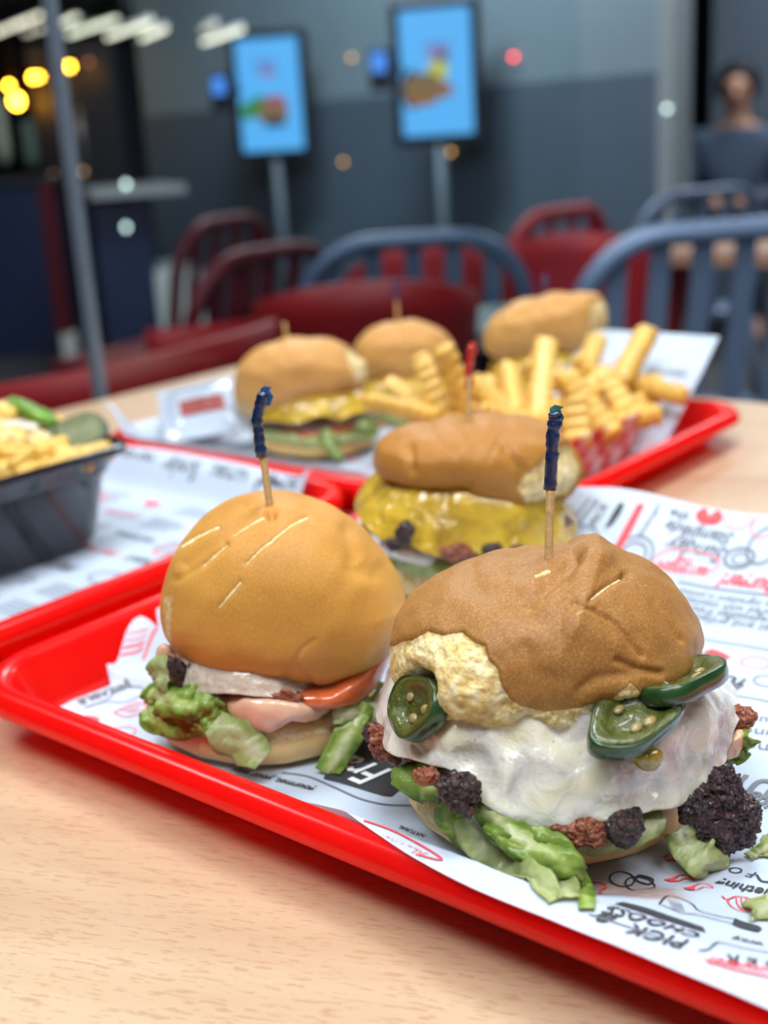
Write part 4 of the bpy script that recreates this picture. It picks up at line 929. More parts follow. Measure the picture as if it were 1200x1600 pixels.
def sc_A(V, Nn, P, fr, C):
    d = np.zeros(len(V)); g = lambda pts, w: np.exp(-(poly_d(P, pts)/w)**2)*(fr > .02)
    ins = inside(P, CRUMB_A) & (Nn[:, 1] < .35); dist = poly_d(P, CRUMB_A+CRUMB_A[:1]); cr = np.where(ins, .5+.5*np.clip(dist/5, 0, 1), .5-.5*np.clip(dist/5, 0, 1))
    d -= .0018*g([(898, 876), (870, 905), (828, 938)], 11); d += .0008*g([(925, 880), (890, 915), (850, 945)], 18); d += .0016*g([(926, 864), (945, 872)], 16)
    d -= .0012*g([(896, 942), (930, 955), (962, 975), (1003, 1024)], 5); d += .0006*g([(905, 962), (960, 1005)], 18)
    d -= .0011*g([(975, 898), (1000, 915), (1035, 955), (1064, 1000)], 4.5); d += .0006*g([(950, 920), (990, 960), (1030, 1000)], 20)
    d -= .0009*g([(922, 938), (950, 915), (978, 898)], 5); d -= .0012*g([(965, 1032), (1000, 1046), (1032, 1052)], 6)
    d -= .0007*g([(740, 915), (800, 935), (870, 990)], 22); d += .0006*g([(700, 935), (770, 960)], 26); d -= .0006*g([(820, 1010), (830, 1045), (860, 1060)], 12)
    d -= .0008*g([(905, 1080), (930, 1060), (990, 1052)], 9)
    d -= .0012*cr*(P[:, 0] < 800)*(1-np.clip(dist/30, 0, 1)); d += .0035*np.exp(-((P[:, 0]-722)**2/2600+(P[:, 1]-1085)**2/1500))*(fr > .05)
    rough = np.array([.0006*fb(p, 520, 2, 4) for p in V]); d += rough*cr
    hole = np.exp(-((P[:, 0]-650)**2/500+(P[:, 1]-1078)**2/700))*(fr > .05); d -= .014*hole
    for (x, y, r) in ((690, 1025, 9), (640, 1040, 8), (735, 1060, 10), (680, 1075, 8), (720, 1095, 7), (655, 1015, 6)): d -= .0012*np.exp(-((P[:, 0]-x)**2+(P[:, 1]-y)**2)/r**2)*(fr > .05)
    scr = np.maximum.reduce([g([(926, 934), (948, 917), (976, 899)], 3.2), .8*g([(838, 900), (858, 892)], 6), .7*g([(900, 962), (912, 955)], 3)])
    at_ = bun_attr(V, C, np.clip(np.maximum(cr, .72*scr), 0, 1), -.030, .016); return d, at_
inflate('top_bun', OUT_A, YA-.002, .046, BUNA, bA, 380, 250, .70, .92, .0009, 70, 1.0, sc_A, (850, 1000), 1, back=.95)
puck('bottom_bun', 638, 1082, [(638, 1238), (720, 1262), (860, 1285), (980, 1280), (1082, 1262)], [(638, 1262), (660, 1305), (700, 1335), (780, 1362), (860, 1371), (930, 1366), (1000, 1350), (1050, 1326), (1082, 1290)], YA, .043, BUN2, bA, amp=.0007, seed=3,
     prof=[(0, .92), (.6, .95), (.86, 1), (.96, .9), (1.0, .62), (.99, .34), (.94, .12), (.84, .0), (.5, 0), (0, 0)],
     attrs=lambda V, C: bun_attr(V, C, np.clip((V[:, 2]-C[2]+.002)/.008, 0, 1)*.9, .0, .05))
patA = puck('patty', 604, 1140, [(604, 1160), (700, 1190), (860, 1225), (1000, 1205), (1140, 1150)], [(604, 1176), (640, 1196), (700, 1225), (790, 1268), (860, 1302), (940, 1305), (1010, 1288), (1090, 1235), (1140, 1180)], YA, .0455, PATTY, bA, amp=.0016, fr=220, seed=8, rag=.0022, ragf=26)
PR_CH = [(0, 1.0), (.5, .99), (.74, .90), (.88, .66), (.955, .42), (1.0, .16), (1.018, .06), (1.02, .02), (1.0, .0), (.97, .06), (.92, .25), (.80, .55), (.60, .72), (0, .8)]
def dents(V):
    P = pix(V)
    for x, y, r, dep in ((880, 1150, 30, .004), (800, 1165, 26, .003), (735, 1190, 22, .0035), (960, 1215, 34, -.0022), (840, 1250, 40, -.0015), (1080, 1200, 26, .0022), (700, 1150, 24, -.002), (1020, 1230, 22, .002), (900, 1190, 22, .002)):
        g = np.exp(-((P[:, 0]-x)**2+(P[:, 1]-y)**2)/r**2)*(V[:, 1] < YA); V[:, 1] += dep*g; V[:, 2] -= dep*.35*g
    return V
puck('melted_cheese', 597, 1152, [(597, 1075), (700, 1065), (860, 1060), (1000, 1050), (1152, 1060)],
     [(597, 1142), (606, 1172), (625, 1183), (650, 1188), (680, 1196), (700, 1200), (722, 1212), (735, 1224), (752, 1250), (775, 1268), (800, 1280), (830, 1290), (860, 1294), (900, 1288), (930, 1284), (965, 1284), (1000, 1270), (1035, 1264), (1055, 1262), (1085, 1248), (1105, 1232), (1128, 1190), (1140, 1160), (1152, 1108)],
     YA, .052, WHITE_CH, bA, PR_CH, 220, 64, .0013, 95, 5, .72, post=dents)
# crisp lacy beef edges
for k, (o, Y, D, m, rg, lb) in enumerate([
    ([(1062, 1252), (1085, 1240), (1105, 1222), (1120, 1202), (1138, 1196), (1148, 1206), (1160, 1222), (1158, 1238), (1178, 1250), (1190, 1262), (1188, 1280), (1180, 1300), (1184, 1312), (1170, 1326), (1150, 1330), (1132, 1337), (1112, 1322), (1098, 1310), (1084, 1306), (1072, 1290), (1062, 1272)], YA-.040, .0034, CRISP, .0019, 'large dark crisp flap'),
    ([(1140, 1110), (1152, 1104), (1165, 1106), (1180, 1112), (1184, 1122), (1172, 1132), (1160, 1136), (1158, 1150), (1145, 1160), (1132, 1165), (1136, 1140)], YA-.012, .003, RUST, .0014, None),
    ([(574, 1142), (585, 1132), (600, 1138), (612, 1160), (630, 1178), (622, 1192), (604, 1188), (590, 1180), (578, 1170), (580, 1156)], YA-.012, .004, RUST, .0016, None),
    ([(568, 1140), (578, 1130), (592, 1134), (590, 1150), (578, 1158), (570, 1152)], YA-.010, .003, CRISP, .0012, None),
    ([(682, 1226), (700, 1214), (722, 1208), (745, 1222), (752, 1240), (742, 1248), (740, 1262), (735, 1274), (722, 1268), (708, 1266), (702, 1252), (690, 1244)], YA-.0515, .004, CRISP, .0020, None),
    ([(646, 1212), (660, 1204), (682, 1206), (690, 1214), (670, 1222), (652, 1220)], YA-.046, .003, RUST, .0012, None),
    ([(858, 1284), (890, 1284), (930, 1282), (952, 1290), (956, 1306), (940, 1318), (915, 1314), (885, 1304)], YA-.0515, .004, RUST, .0014, None),
    ([(945, 1284), (975, 1270), (1000, 1268), (1004, 1282), (998, 1305), (985, 1318), (965, 1318), (952, 1304)], YA-.0525, .0055, CRISP, .0012, None)]):
    b_ = blob('crisp_edge', o, Y, D, m, bA, rg, 320, k*3+1, 200 if k == 0 else 90, 90 if k == 0 else 46, .45)
    if lb: b_['label'] = lb
# sauce smear and lettuce
blob('sauce', [(1122, 1168), (1140, 1150), (1160, 1140), (1166, 1150), (1158, 1170), (1140, 1185), (1126, 1184)], YA-.016, .004, SAUCE, bA, .0006, 150, 2)
YL = YF-.004
G = onp(915, 1424)[1]; GA = onp(866, 1412)[1]
ribbon('lettuce', [(738, 1272, YL), (760, 1316, YL-.003), (792, 1356, YL-.006), (834, 1382, YL-.008), (868, 1410, GA)], [.012, .014, .012, .010, .006], LEAFP, bA, 50, 13, .0009, 3, 2.0, .10)
ribbon('lettuce', [(762, 1270, YL-.001), (806, 1312, YL-.006), (848, 1348, YL-.009), (878, 1378, YL-.011), (888, 1402, GA)], [.008, .010, .010, .008, .005], LEAFP, bA, 50, 13, .0011, 3, 2.7, .12)
ribbon('lettuce', [(752, 1260, YL-.001), (798, 1296, YL-.007), (850, 1328, YL-.011), (890, 1358, YL-.013), (910, 1392, YL-.013), (918, 1426, G)], [.006, .009, .0095, .008, .006, .004], LEAF, bA, 60, 13, .0011, 4, 1.0, .15, twist=.5)
ribbon('lettuce', [(756, 1290, YL-.004), (776, 1302, YL-.008), (800, 1322, YL-.010), (836, 1342, YL-.012)], [.003, .0045, .005, .003], LEAF, bA, 40, 13, .0010, 4, 3.6, .2)
ribbon('lettuce', [(815, 1276, YL-.004), (850, 1302, YL-.008), (885, 1332, YL-.010), (912, 1362, YL-.010)], [.005, .0055, .005, .003], LEAF, bA, 40, 13, .0011, 4, 3.0, .2)
ribbon('lettuce', [(622, 1200, YA-.022), (640, 1212, YA-.030), (664, 1222, YA-.036), (692, 1240, YA-.040)], [.009, .011, .010, .006], LEAF, bA, 36, 9, .0018, 3, 4.0, .2)
ribbon('lettuce', [(700, 1255, YA-.042), (706, 1285, YA-.043), (722, 1310, YA-.0445), (742, 1316, YA-.046)], [.008, .008, .006, .004], LEAF, bA, 36, 9, .0016, 3, 5.0, .2)
ribbon('lettuce', [(870, 1300, YL-.002), (930, 1312, YL-.003), (990, 1300, YL-.002), (1040, 1280, YL+.004)], [.006, .009, .009, .006], LEAFP, bA, 40, 9, .0016, 3, 6.0, .2)
ribbon('lettuce', [(1118, 1176, YA-.012), (1142, 1170, YA-.016), (1160, 1160, YA-.018), (1178, 1152, YA-.020)], [.008, .010, .008, .003], LEAF, bA, 36, 9, .0022, 4, 7.0, .2)
G2 = onp(1132, 1358)[1]
ribbon('lettuce', [(1060, 1296, YL+.006), (1078, 1322, YL+.004), (1100, 1342, YL), (1132, 1356, G2)], [.010, .012, .011, .006], LEAFP, bA, 40, 9, .0012, 3, 8.0, .12)
ribbon('lettuce', [(925, 1290, YL-.002), (890, 1320, YL-.001), (868, 1340, YL), (850, 1345, YL)], [.006, .006, .005, .003], LEAF, bA, 30, 9, .0016, 3, 9.0, .2)
# loose lettuce shreds on the paper at the right edge
for k, (pts, wd) in enumerate([([(1172, 1345), (1200, 1335), (1240, 1318)], .010), ([(1172, 1440), (1196, 1425), (1230, 1418)], .010)]):
    q = [(x, y, onp(x, y, .003)[1]) for x, y in pts]
    o = ribbon('lettuce_shred', q, [.004, wd, wd], LEAFP, None, 26, 9, .0016, 2, k+1.0, .15); tag(o, ['pale lettuce shred on the paper right of the crisp beef flap', 'pale lettuce shred on the paper beside the printed onion'][k], 'lettuce', 'loose lettuce shreds')
# jalapeno slices
def ax(px0, py0, px1, py1, Y0, Y1): return (at(px1, py1, Y1)-at(px0, py0, Y0))
c1 = at(990, 1122, YA-.0475); jalapeno(bA, c1, at(1062, 1096, YA-.0415)-c1, (at(1002, 1172, YA-.0575)-c1), .0058, 1)
c2 = at(1062, 1062, YA-.032); jalapeno(bA, c2, at(1133, 1044, YA-.028)-c2, at(1068, 1084, YA-.046)-c2, .0052, 2)
c3 = at(652, 1104, YA-.034); jalapeno(bA, c3, at(688, 1112, YA-.044)-c3, at(640, 1154, YA-.038)-c3, .0055, 3)
blob('pepper_juice', [(985, 1180), (1012, 1176), (1036, 1174), (1034, 1190), (1018, 1204), (998, 1200)], YA-.0525, .0020, OIL, bA, .0003, 200, 4, 50, 30, .8)
pick('pick with dark blue cellophane in the front right burger', (857, 872, YA-.006), (861, 740, YA-.002), (FRILLB, FRILLT), 0, [(859.5, 764, YA-.002), (862, 720, YA-.002), (864, 680, YA-.002), (868, 655, YA-.002), (866, 643, YA-.002)])

# ================================================================== FRONT LEFT BURGER (sharp)
YFB = on(400, 1207, .0062)[1]; YB = YFB + .037
bB = thing('cheeseburger', 'front left burger with tall smooth bun, tomato and pink sauce', 'burger', on(405, 1150, .0055), 'sliders')
OUT_B = [(250, 962), (256, 915), (268, 875), (292, 838), (330, 803), (380, 780), (430, 772), (480, 781), (540, 808), (584, 848), (617, 893), (636, 938), (634, 962), (618, 998), (598, 1026), (570, 1045), (540, 1058), (508, 1070), (500, 1064), (470, 1068), (440, 1064), (400, 1062), (360, 1052), (310, 1038), (275, 1015), (256, 988)]
def sc_B(V, Nn, P, fr, C):
    d = np.zeros(len(V)); g = lambda pts, w: np.exp(-(poly_d(P, pts)/w)**2)*(fr > .02)
    L = [[(284, 853), (310, 836), (340, 823)], [(316, 882), (335, 865), (352, 850)], [(365, 835), (390, 820), (411, 808)], [(386, 880), (410, 855), (425, 845)], [(427, 842), (455, 820), (480, 808)], [(343, 948), (358, 930), (375, 910)], [(300, 846), (330, 815), (380, 790)]]
    scr = np.zeros(len(V))
    for i, l in enumerate(L): q = g(l, 3.0); scr = np.maximum(scr, q*(1.0 if i != 6 else .5)); d -= .0003*g(l, 5)
    d -= .0009*g([(290, 880), (340, 840), (390, 800)], 10); d -= .0006*g([(276, 905), (320, 880), (352, 850)], 7)
    d -= .0010*g([(543, 828), (552, 862), (550, 888), (585, 898)], 15); d += .0006*g([(530, 890), (560, 912)], 20); d -= .0007*g([(598, 885), (625, 945)], 14)
    d -= .0003*g([(440, 1062), (462, 1032), (474, 1012), (492, 1000)], 4)
    d -= .0030*np.exp(-((P[:, 0]-424)**2+(P[:, 1]-804)**2)/60)
    edge = np.exp(-((P[:, 1]-1066)/5.0)**2)*(P[:, 0] > 480)*(P[:, 0] < 560)
    lowcr = .55*np.exp(-((P[:, 0]-262)/14)**2)*(P[:, 1] > 930)*(P[:, 1] < 1010)
    return d, bun_attr(V, C, np.clip(np.maximum.reduce([.80*scr, .6*edge, lowcr]), 0, 1), -.055, .040)
inflate('top_bun', OUT_B, YB, .042, BUN, bB, 380, 250, .72, .92, .0008, 45, 6.0, sc_B, (440, 935), 1)
puck('bottom_bun', 244, 590, [(244, 1118), (330, 1135), (430, 1140), (520, 1128), (590, 1105)], [(244, 1140), (258, 1172), (300, 1192), (350, 1203), (400, 1207), (450, 1204), (500, 1192), (545, 1176), (575, 1155), (590, 1130)], YB, .037, BUN2, bB, amp=.0006, seed=13,
     prof=[(0, .92), (.6, .95), (.86, 1), (.96, .9), (1.0, .62), (.99, .34), (.94, .12), (.84, .0), (.5, 0), (0, 0)], attrs=lambda V, C: bun_attr(V, C, np.clip((V[:, 2]-C[2]+.001)/.008, 0, 1)*.85*(.4+.6*sstep(-.04, 0.0, V[:, 0]-C[0])), .0, .05))
puck('tomato_slice', 368, 612, [(368, 1084), (430, 1090), (520, 1086), (570, 1056), (612, 1014)], [(368, 1094), (430, 1107), (500, 1117), (560, 1108), (595, 1080), (612, 1035)], YB-.002, .036, TOM, bB, amp=.0004, seed=4)
puck('patty', 264, 540, [(264, 1030), (330, 1048), (430, 1060), (500, 1062), (540, 1050)], [(264, 1062), (300, 1086), (360, 1100), (430, 1106), (500, 1098), (540, 1080)], YB, .036, PATTY, bB, amp=.0012, fr=220, seed=18, rag=.0015)
puck('melted_cheese', 266, 534, [(266, 1010), (330, 1022), (430, 1030), (500, 1034), (534, 1030)], [(266, 1054), (285, 1072), (320, 1084), (360, 1084), (400, 1088), (440, 1090), (480, 1092), (510, 1088), (525, 1080), (534, 1060)], YB, .0385, TAN_CH, bB, PR_CH, 160, 46, .0008, 150, 25, .75)
puck('sauce', 334, 520, [(334, 1088), (400, 1092), (470, 1098), (520, 1100)], [(334, 1098), (350, 1115), (370, 1138), (400, 1152), (420, 1155), (440, 1146), (455, 1134), (480, 1136), (500, 1130), (512, 1120), (520, 1112)], YB-.006, .036, SAUCE, bB, amp=.0008, seed=31, eb=.5)
blob('sauce', [(248, 1010), (258, 1005), (270, 1018), (272, 1040), (262, 1048), (250, 1036)], YB-.006, .003, SAUCE, bB, .0004, 150, 5)
blob('crisp_edge', [(262, 1024), (275, 1030), (288, 1058), (300, 1076), (292, 1082), (276, 1068), (266, 1050)], YB-.022, .003, CRISP, bB, .0012, 320, 6)
blob('crisp_edge', [(415, 1086), (435, 1083), (460, 1085), (478, 1088), (470, 1094), (445, 1096), (422, 1093)], YB-.0380, .0012, RUST, bB, .0004, 320, 9)
YLB = YB-.034
ribbon('lettuce', [(230, 1100, YB-.016), (248, 1088, YB-.018), (280, 1098, YLB), (316, 1110, YLB-.002), (345, 1128, YLB-.002)], [.008, .012, .013, .012, .009], LEAF, bB, 50, 11, .0026, 4, 1.5, .2)
ribbon('lettuce', [(228, 1108, YB-.016), (250, 1122, YB-.022), (290, 1125, YB-.032), (330, 1132, YLB-.002)], [.007, .013, .012, .008], LEAF, bB, 50, 11, .0022, 3, 2.5, .2)
ribbon('lettuce', [(238, 1060, YB-.010), (250, 1050, YB-.014), (266, 1062, YB-.020)], [.006, .010, .008], LEAFP, bB, 30, 9, .0018, 3, 3.5, .2)
ribbon('lettuce', [(335, 1128, YLB-.004), (360, 1146, YLB-.006), (390, 1166, YLB-.008), (412, 1186, YLB-.009)], [.012, .015, .014, .009], LEAFP, bB, 40, 11, .0010, 3, 4.5, .1)
ribbon('lettuce', [(572, 1098, YB-.030), (556, 1130, YB-.034), (536, 1165, YB-.037), (512, 1210, onp(512, 1212, .001)[1])], [.006, .0095, .010, .009], LEAF, bB, 44, 11, .0008, 2, 5.5, .06)
ribbon('lettuce', [(520, 1118, YB-.034), (560, 1112, YB-.032), (595, 1098, YB-.026), (606, 1070, YB-.020)], [.006, .009, .009, .006], LEAFP, bB, 40, 9, .0012, 3, 6.5, .15)
pick('pick with bent blue cellophane in the front left burger', (424, 808, YB-.012), (410, 705, YB-.010), (FRILLB, FRILLC), 0, [(409, 713, YB-.010), (405, 685, YB-.010), (402, 655, YB-.010), (407, 632, YB-.010), (413, 612, YB-.010)])

# ================================================================== MIDDLE BURGER (yellow cheese)
YC = on(720, 958, .0075)[1] + .043
bC = thing('cheeseburger', 'middle burger with yellow melted cheese and a flat bun cut open at right', 'burger', on(735, 925, .006), 'sliders')
OUT_C = [(580, 718), (588, 692), (615, 675), (668, 662), (730, 655), (790, 654), (845, 658), (872, 672), (893, 695), (908, 722), (914, 745), (905, 762), (893, 780), (850, 786), (800, 792), (760, 786), (735, 776), (715, 760), (700, 753), (660, 753), (615, 750), (586, 738)]
def sc_C(V, Nn, P, fr, C):
    d = np.zeros(len(V)); g = lambda pts, w: np.exp(-(poly_d(P, pts)/w)**2)*(fr > .02)
    poly = [(810, 765), (822, 742), (845, 725), (862, 705), (880, 695), (900, 690), (930, 740), (910, 775), (880, 792), (830, 800)]
    ins = inside(P, poly) & (fr > 0); dist = poly_d(P, poly+poly[:1]); cr = np.where(ins, .5+.5*np.clip(dist/5, 0, 1), .5-.5*np.clip(dist/5, 0, 1))
    d -= .0040*cr*np.clip((P[:, 0]-815)/60, 0, 1); d -= .0018*g([(790, 700), (815, 735), (812, 765)], 9); d -= .0020*g([(640, 700), (642, 735)], 8); d += .0014*g([(720, 720), (760, 735)], 25); d -= .0012*g([(800, 672), (850, 680)], 12)
    d += np.array([.0008*fb(p, 300, 3, 3) for p in V])*cr
    return d, bun_attr(V, C, cr, -.035, .018)
inflate('top_bun', OUT_C, YC, .046, BUNC, bC, 240, 150, .72, .92, .0009, 45, 9.0, sc_C, (748, 722), 1)
puck('bottom_bun', 596, 880, [(596, 885), (740, 905), (880, 885)], [(596, 912), (640, 942), (720, 958), (800, 950), (850, 932), (880, 910)], YC, .043, BUN2, bC, nt=90, rows=20, attrs=lambda V, C: bun_attr(V, C, np.clip((V[:, 2]-C[2]+.002)/.008, 0, 1)*.7, .0, .05))
puck('lettuce', 600, 885, [(600, 868), (740, 885), (885, 865)], [(600, 890), (650, 908), (740, 918), (820, 905), (885, 885)], YC, .045, LEAF, bC, nt=110, rows=18, amp=.0025, fr=130, seed=5, rag=.002, attrs=lambda V, C: {'rib': np.full(len(V), .55)})
puck('onion_slice', 594, 700, [(594, 848), (640, 856), (700, 872)], [(594, 866), (620, 878), (660, 888), (700, 890)], YC-.012, .032, ONION, bC, nt=70, rows=16)
puck('patty', 568, 895, [(568, 800), (740, 830), (895, 800)], [(568, 838), (640, 868), (740, 878), (830, 868), (895, 838)], YC, .046, PATTY, bC, amp=.0016, fr=200, seed=28, rag=.002)
puck('melted_cheese', 560, 900, [(560, 762), (640, 752), (740, 748), (840, 752), (900, 770)], [(560, 800), (575, 826), (600, 846), (640, 852), (660, 862), (690, 872), (705, 858), (735, 860), (760, 872), (790, 866), (810, 850), (840, 868), (870, 866), (890, 855), (900, 820)], YC, .050, YEL_CH, bC, PR_CH, 180, 54, .0012, 120, 41, .72)
for k, (o, Y, D, m) in enumerate([([(685, 862), (705, 852), (735, 858), (742, 868), (720, 874), (695, 872)], YC-.0505, .003, RUST), ([(755, 852), (768, 848), (786, 856), (786, 872), (770, 876), (756, 868)], YC-.0505, .003, CRISP), ([(600, 846), (615, 842), (630, 850), (625, 858), (606, 858)], YC-.046, .003, CRISP), ([(628, 818), (634, 812), (640, 840), (640, 855), (632, 852)], YC-.050, .002, CRISP), ([(795, 858), (805, 852), (812, 866), (804, 874)], YC-.0495, .002, PATTY)]):
    blob('crisp_edge', o, Y, D, m, bC, .0012, 300, k+20, 50, 26)
pick('pick with red cellophane in the middle burger', (733, 660, YC-.008), (733, 575, YC-.004), (FRILLR, FRILLR), 0, [(733, 608, YC-.004), (733, 580, YC-.004), (735, 555, YC-.004), (737, 540, YC-.004)])

# ================================================================== BACK BURGERS
def small_burger(label, out, ctr, base_px, ch_l, ch_r, ytop, ymid, ybot, yc_over=None, cut=None, seed=0, tom=True):
    Y0 = on(*base_px, .0075)[1] + .042 if yc_over is None else yc_over
    b = thing('cheeseburger', label, 'burger', on((ch_l+ch_r)/2, base_px[1]-14, .006) if yc_over is None else (at(ctr[0], ctr[1], Y0)[0], Y0, TAB+.0062), 'sliders')
    def sc(V, Nn, P, fr, C):
        d = np.array([.0006*nz(p, 120, seed) for p in V]); cr = np.zeros(len(V))
        if cut is not None:
            ins = inside(P, cut) & (fr > -.2); dist = poly_d(P, cut+cut[:1]); cr = np.where(ins, .5+.5*np.clip(dist/4, 0, 1), .5-.5*np.clip(dist/4, 0, 1)); d -= .003*cr; d += np.array([.0014*fb(p, 260, seed, 3) for p in V])*cr
        return d, bun_attr(V, C, cr, -.03, .02)
    inflate('top_bun', out, Y0, .043, BUN2, b, 150, 90, .72, .92, .0009, 45, seed, sc, ctr, 1)
    l, r = ch_l, ch_r; m = (l+r)/2
    puck('bottom_bun', l+6, r-4, [(l, ybot-38), (m, ybot-24), (r, ybot-38)], [(l, ybot-22), (l+(m-l)*.4, ybot-6), (m, ybot), (r-(r-m)*.4, ybot-6), (r, ybot-22)], Y0, .040, BUN2, b, nt=70, rows=16, attrs=lambda V, C: bun_attr(V, C, np.zeros(len(V)), -.02, .05))
    puck('lettuce', l+4, r, [(l, ybot-48), (m, ybot-38), (r, ybot-50)], [(l, ybot-32), (m, ybot-16), (r, ybot-30)], Y0, .043, LEAF, b, nt=100, rows=16, amp=.003, fr=140, seed=seed+5, rag=.002, attrs=lambda V, C: {'rib': np.full(len(V), .55)})
    if tom: puck('tomato_slice', l+20, r-14, [(l, ymid+26), (m, ymid+30), (r, ymid+6)], [(l, ymid+40), (m, ymid+48), (r, ymid+24)], Y0-.002, .040, TOM, b, nt=70, rows=14)
    puck('patty', l, r-4, [(l, ymid+2), (m, ymid+10), (r, ymid-10)], [(l, ymid+26), (m, ymid+38), (r, ymid+16)], Y0, .043, PATTY, b, nt=90, rows=18, amp=.0016, fr=200, seed=seed, rag=.002)
    rnd = random.Random(seed); xs = np.linspace(l-2, r+2, 11)
    puck('melted_cheese', l-2, r+2, [(l-2, ytop), (m, ytop-4), (r+2, ytop-14)], [(x, ymid+14+8*math.sin(math.pi*i/10)+rnd.uniform(-6, 8)-(14*i/10)) for i, x in enumerate(xs)], Y0, .046, YEL_CH, b, PR_CH, 110, 34, .0012, 120, seed+2, .75)
    return b, Y0
bD, YD = small_burger('back left burger with yellow cheese, tomato and green lettuce beside the sachet', [(365, 606), (370, 576), (393, 550), (430, 534), (480, 528), (520, 531), (552, 546), (574, 566), (580, 592), (562, 606), (520, 622), (470, 640), (420, 652), (385, 650), (368, 632)], (468, 590), (520, 720), 392, 588, 618, 642, 719,
                      None, [(540, 545), (562, 548), (592, 590), (566, 612), (552, 580)], 3)
ribbon('lettuce', [(505, 672, YD-.046), (515, 690, YD-.047), (525, 705, YD-.047), (536, 712, YD-.045)], [.008, .010, .008, .004], LEAF, bD, 24, 9, .002, 3, 1.0, .2)
ribbon('lettuce', [(560, 660, YD-.040), (575, 668, YD-.038), (590, 675, YD-.030)], [.008, .010, .006], LEAF, bD, 24, 9, .002, 3, 2.0, .2)
bE, YE = small_burger('back middle burger with a round smooth bun behind the fries', [(550, 562), (556, 536), (580, 513), (620, 503), (665, 505), (696, 520), (712, 546), (710, 576), (690, 596), (640, 604), (590, 598), (560, 584)], (632, 555), (640, 680), 556, 712, 590, 606, 686, .90, None, 14, False)
bF, YFF = small_burger('back right burger with a tilted bun broken open at right, behind the fries', [(755, 536), (762, 506), (790, 482), (840, 467), (890, 458), (930, 459), (950, 474), (955, 500), (950, 530), (930, 548), (880, 556), (830, 564), (780, 562), (760, 552)], (856, 512), (850, 700), 764, 948, 556, 588, 690, .89, [(925, 470), (948, 465), (962, 500), (950, 545), (915, 555), (925, 510)], 24, False)
pick('bare pick stub in the back left burger', (449, 536, YD), (444, 505, YD), (FRILLB, FRILLB), 0, None)
pick('pick with dark violet cellophane in the back middle burger', (622, 508, YE), (619, 455, YE), (simple('violet_cellophane', (.05, .04, .14), .3, coat=.5, var=.3), FRILLB), 0, [(620, 468, YE), (619, 450, YE), (618, 436, YE)])
pick('pick with dark violet cellophane in the back right burger', (852, 466, YFF), (851, 450, YFF), (simple('violet_cellophane_b', (.06, .05, .17), .3, coat=.5, var=.3), FRILLB), 0, [(852, 462, YFF), (851, 446, YFF), (852, 432, YFF)])

# ================================================================== FRIES
def fry_mesh(L, w, seed):
    rnd = random.Random(seed); n = int(L/.0011); V = []; lam = .0074; bend = rnd.uniform(-.10, .10)
    sec = [(-1, -.7), (-.7, -1), (.7, -1), (1, -.7), (1, .7), (.7, 1), (-.7, 1), (-1, .7)]
    for i in range(n+1):
        x = L*i/n-L/2; wv = math.sin(2*math.pi*x/lam)*.0011; tp = min(1, .75+min(i, n-i)*.12)
        for a, b in sec: V.append((x, a*w/2*tp+.0004*noise.noise(Vector((x*200, a, seed))), b*w/2*tp*.95+wv+bend*x*x/L*2))
    F_ = grid_faces(n+1, 8, False, True)+[tuple(range(8)), tuple(range(n*8+7, n*8-1, -1))]
    me = bpy.data.meshes.new('fry'); me.from_pydata(V, [], F_); me.polygons.foreach_set('use_smooth', [True]*len(me.polygons)); return me
FRYM = {}
def fry(a, b, w, m, label, group, seed=0, roll=0.0):
    L = float(np.linalg.norm(b-a)); k = (round(L/.006), round(w*1000), m.name, seed % 2)
    if k not in FRYM: me = fry_mesh(k[0]*.006, w, seed % 2+k[0]); me.materials.append(m); FRYM[k] = me
    o = bpy.data.objects.new('crinkle_fry', FRYM[k]); COL.objects.link(o); c = (a+b)/2; d = Vector((b-a).tolist()).normalized()
    o.rotation_mode = 'QUATERNION'; q = d.to_track_quat('X', 'Z'); from mathutils import Quaternion as Qt
    o.rotation_quaternion = q @ Qt((1, 0, 0), roll); o.location = tuple(c); s = L/(k[0]*.006); o.scale = (s, 1, 1); LOC[o] = c
    return tag(o, label, 'fry', group)
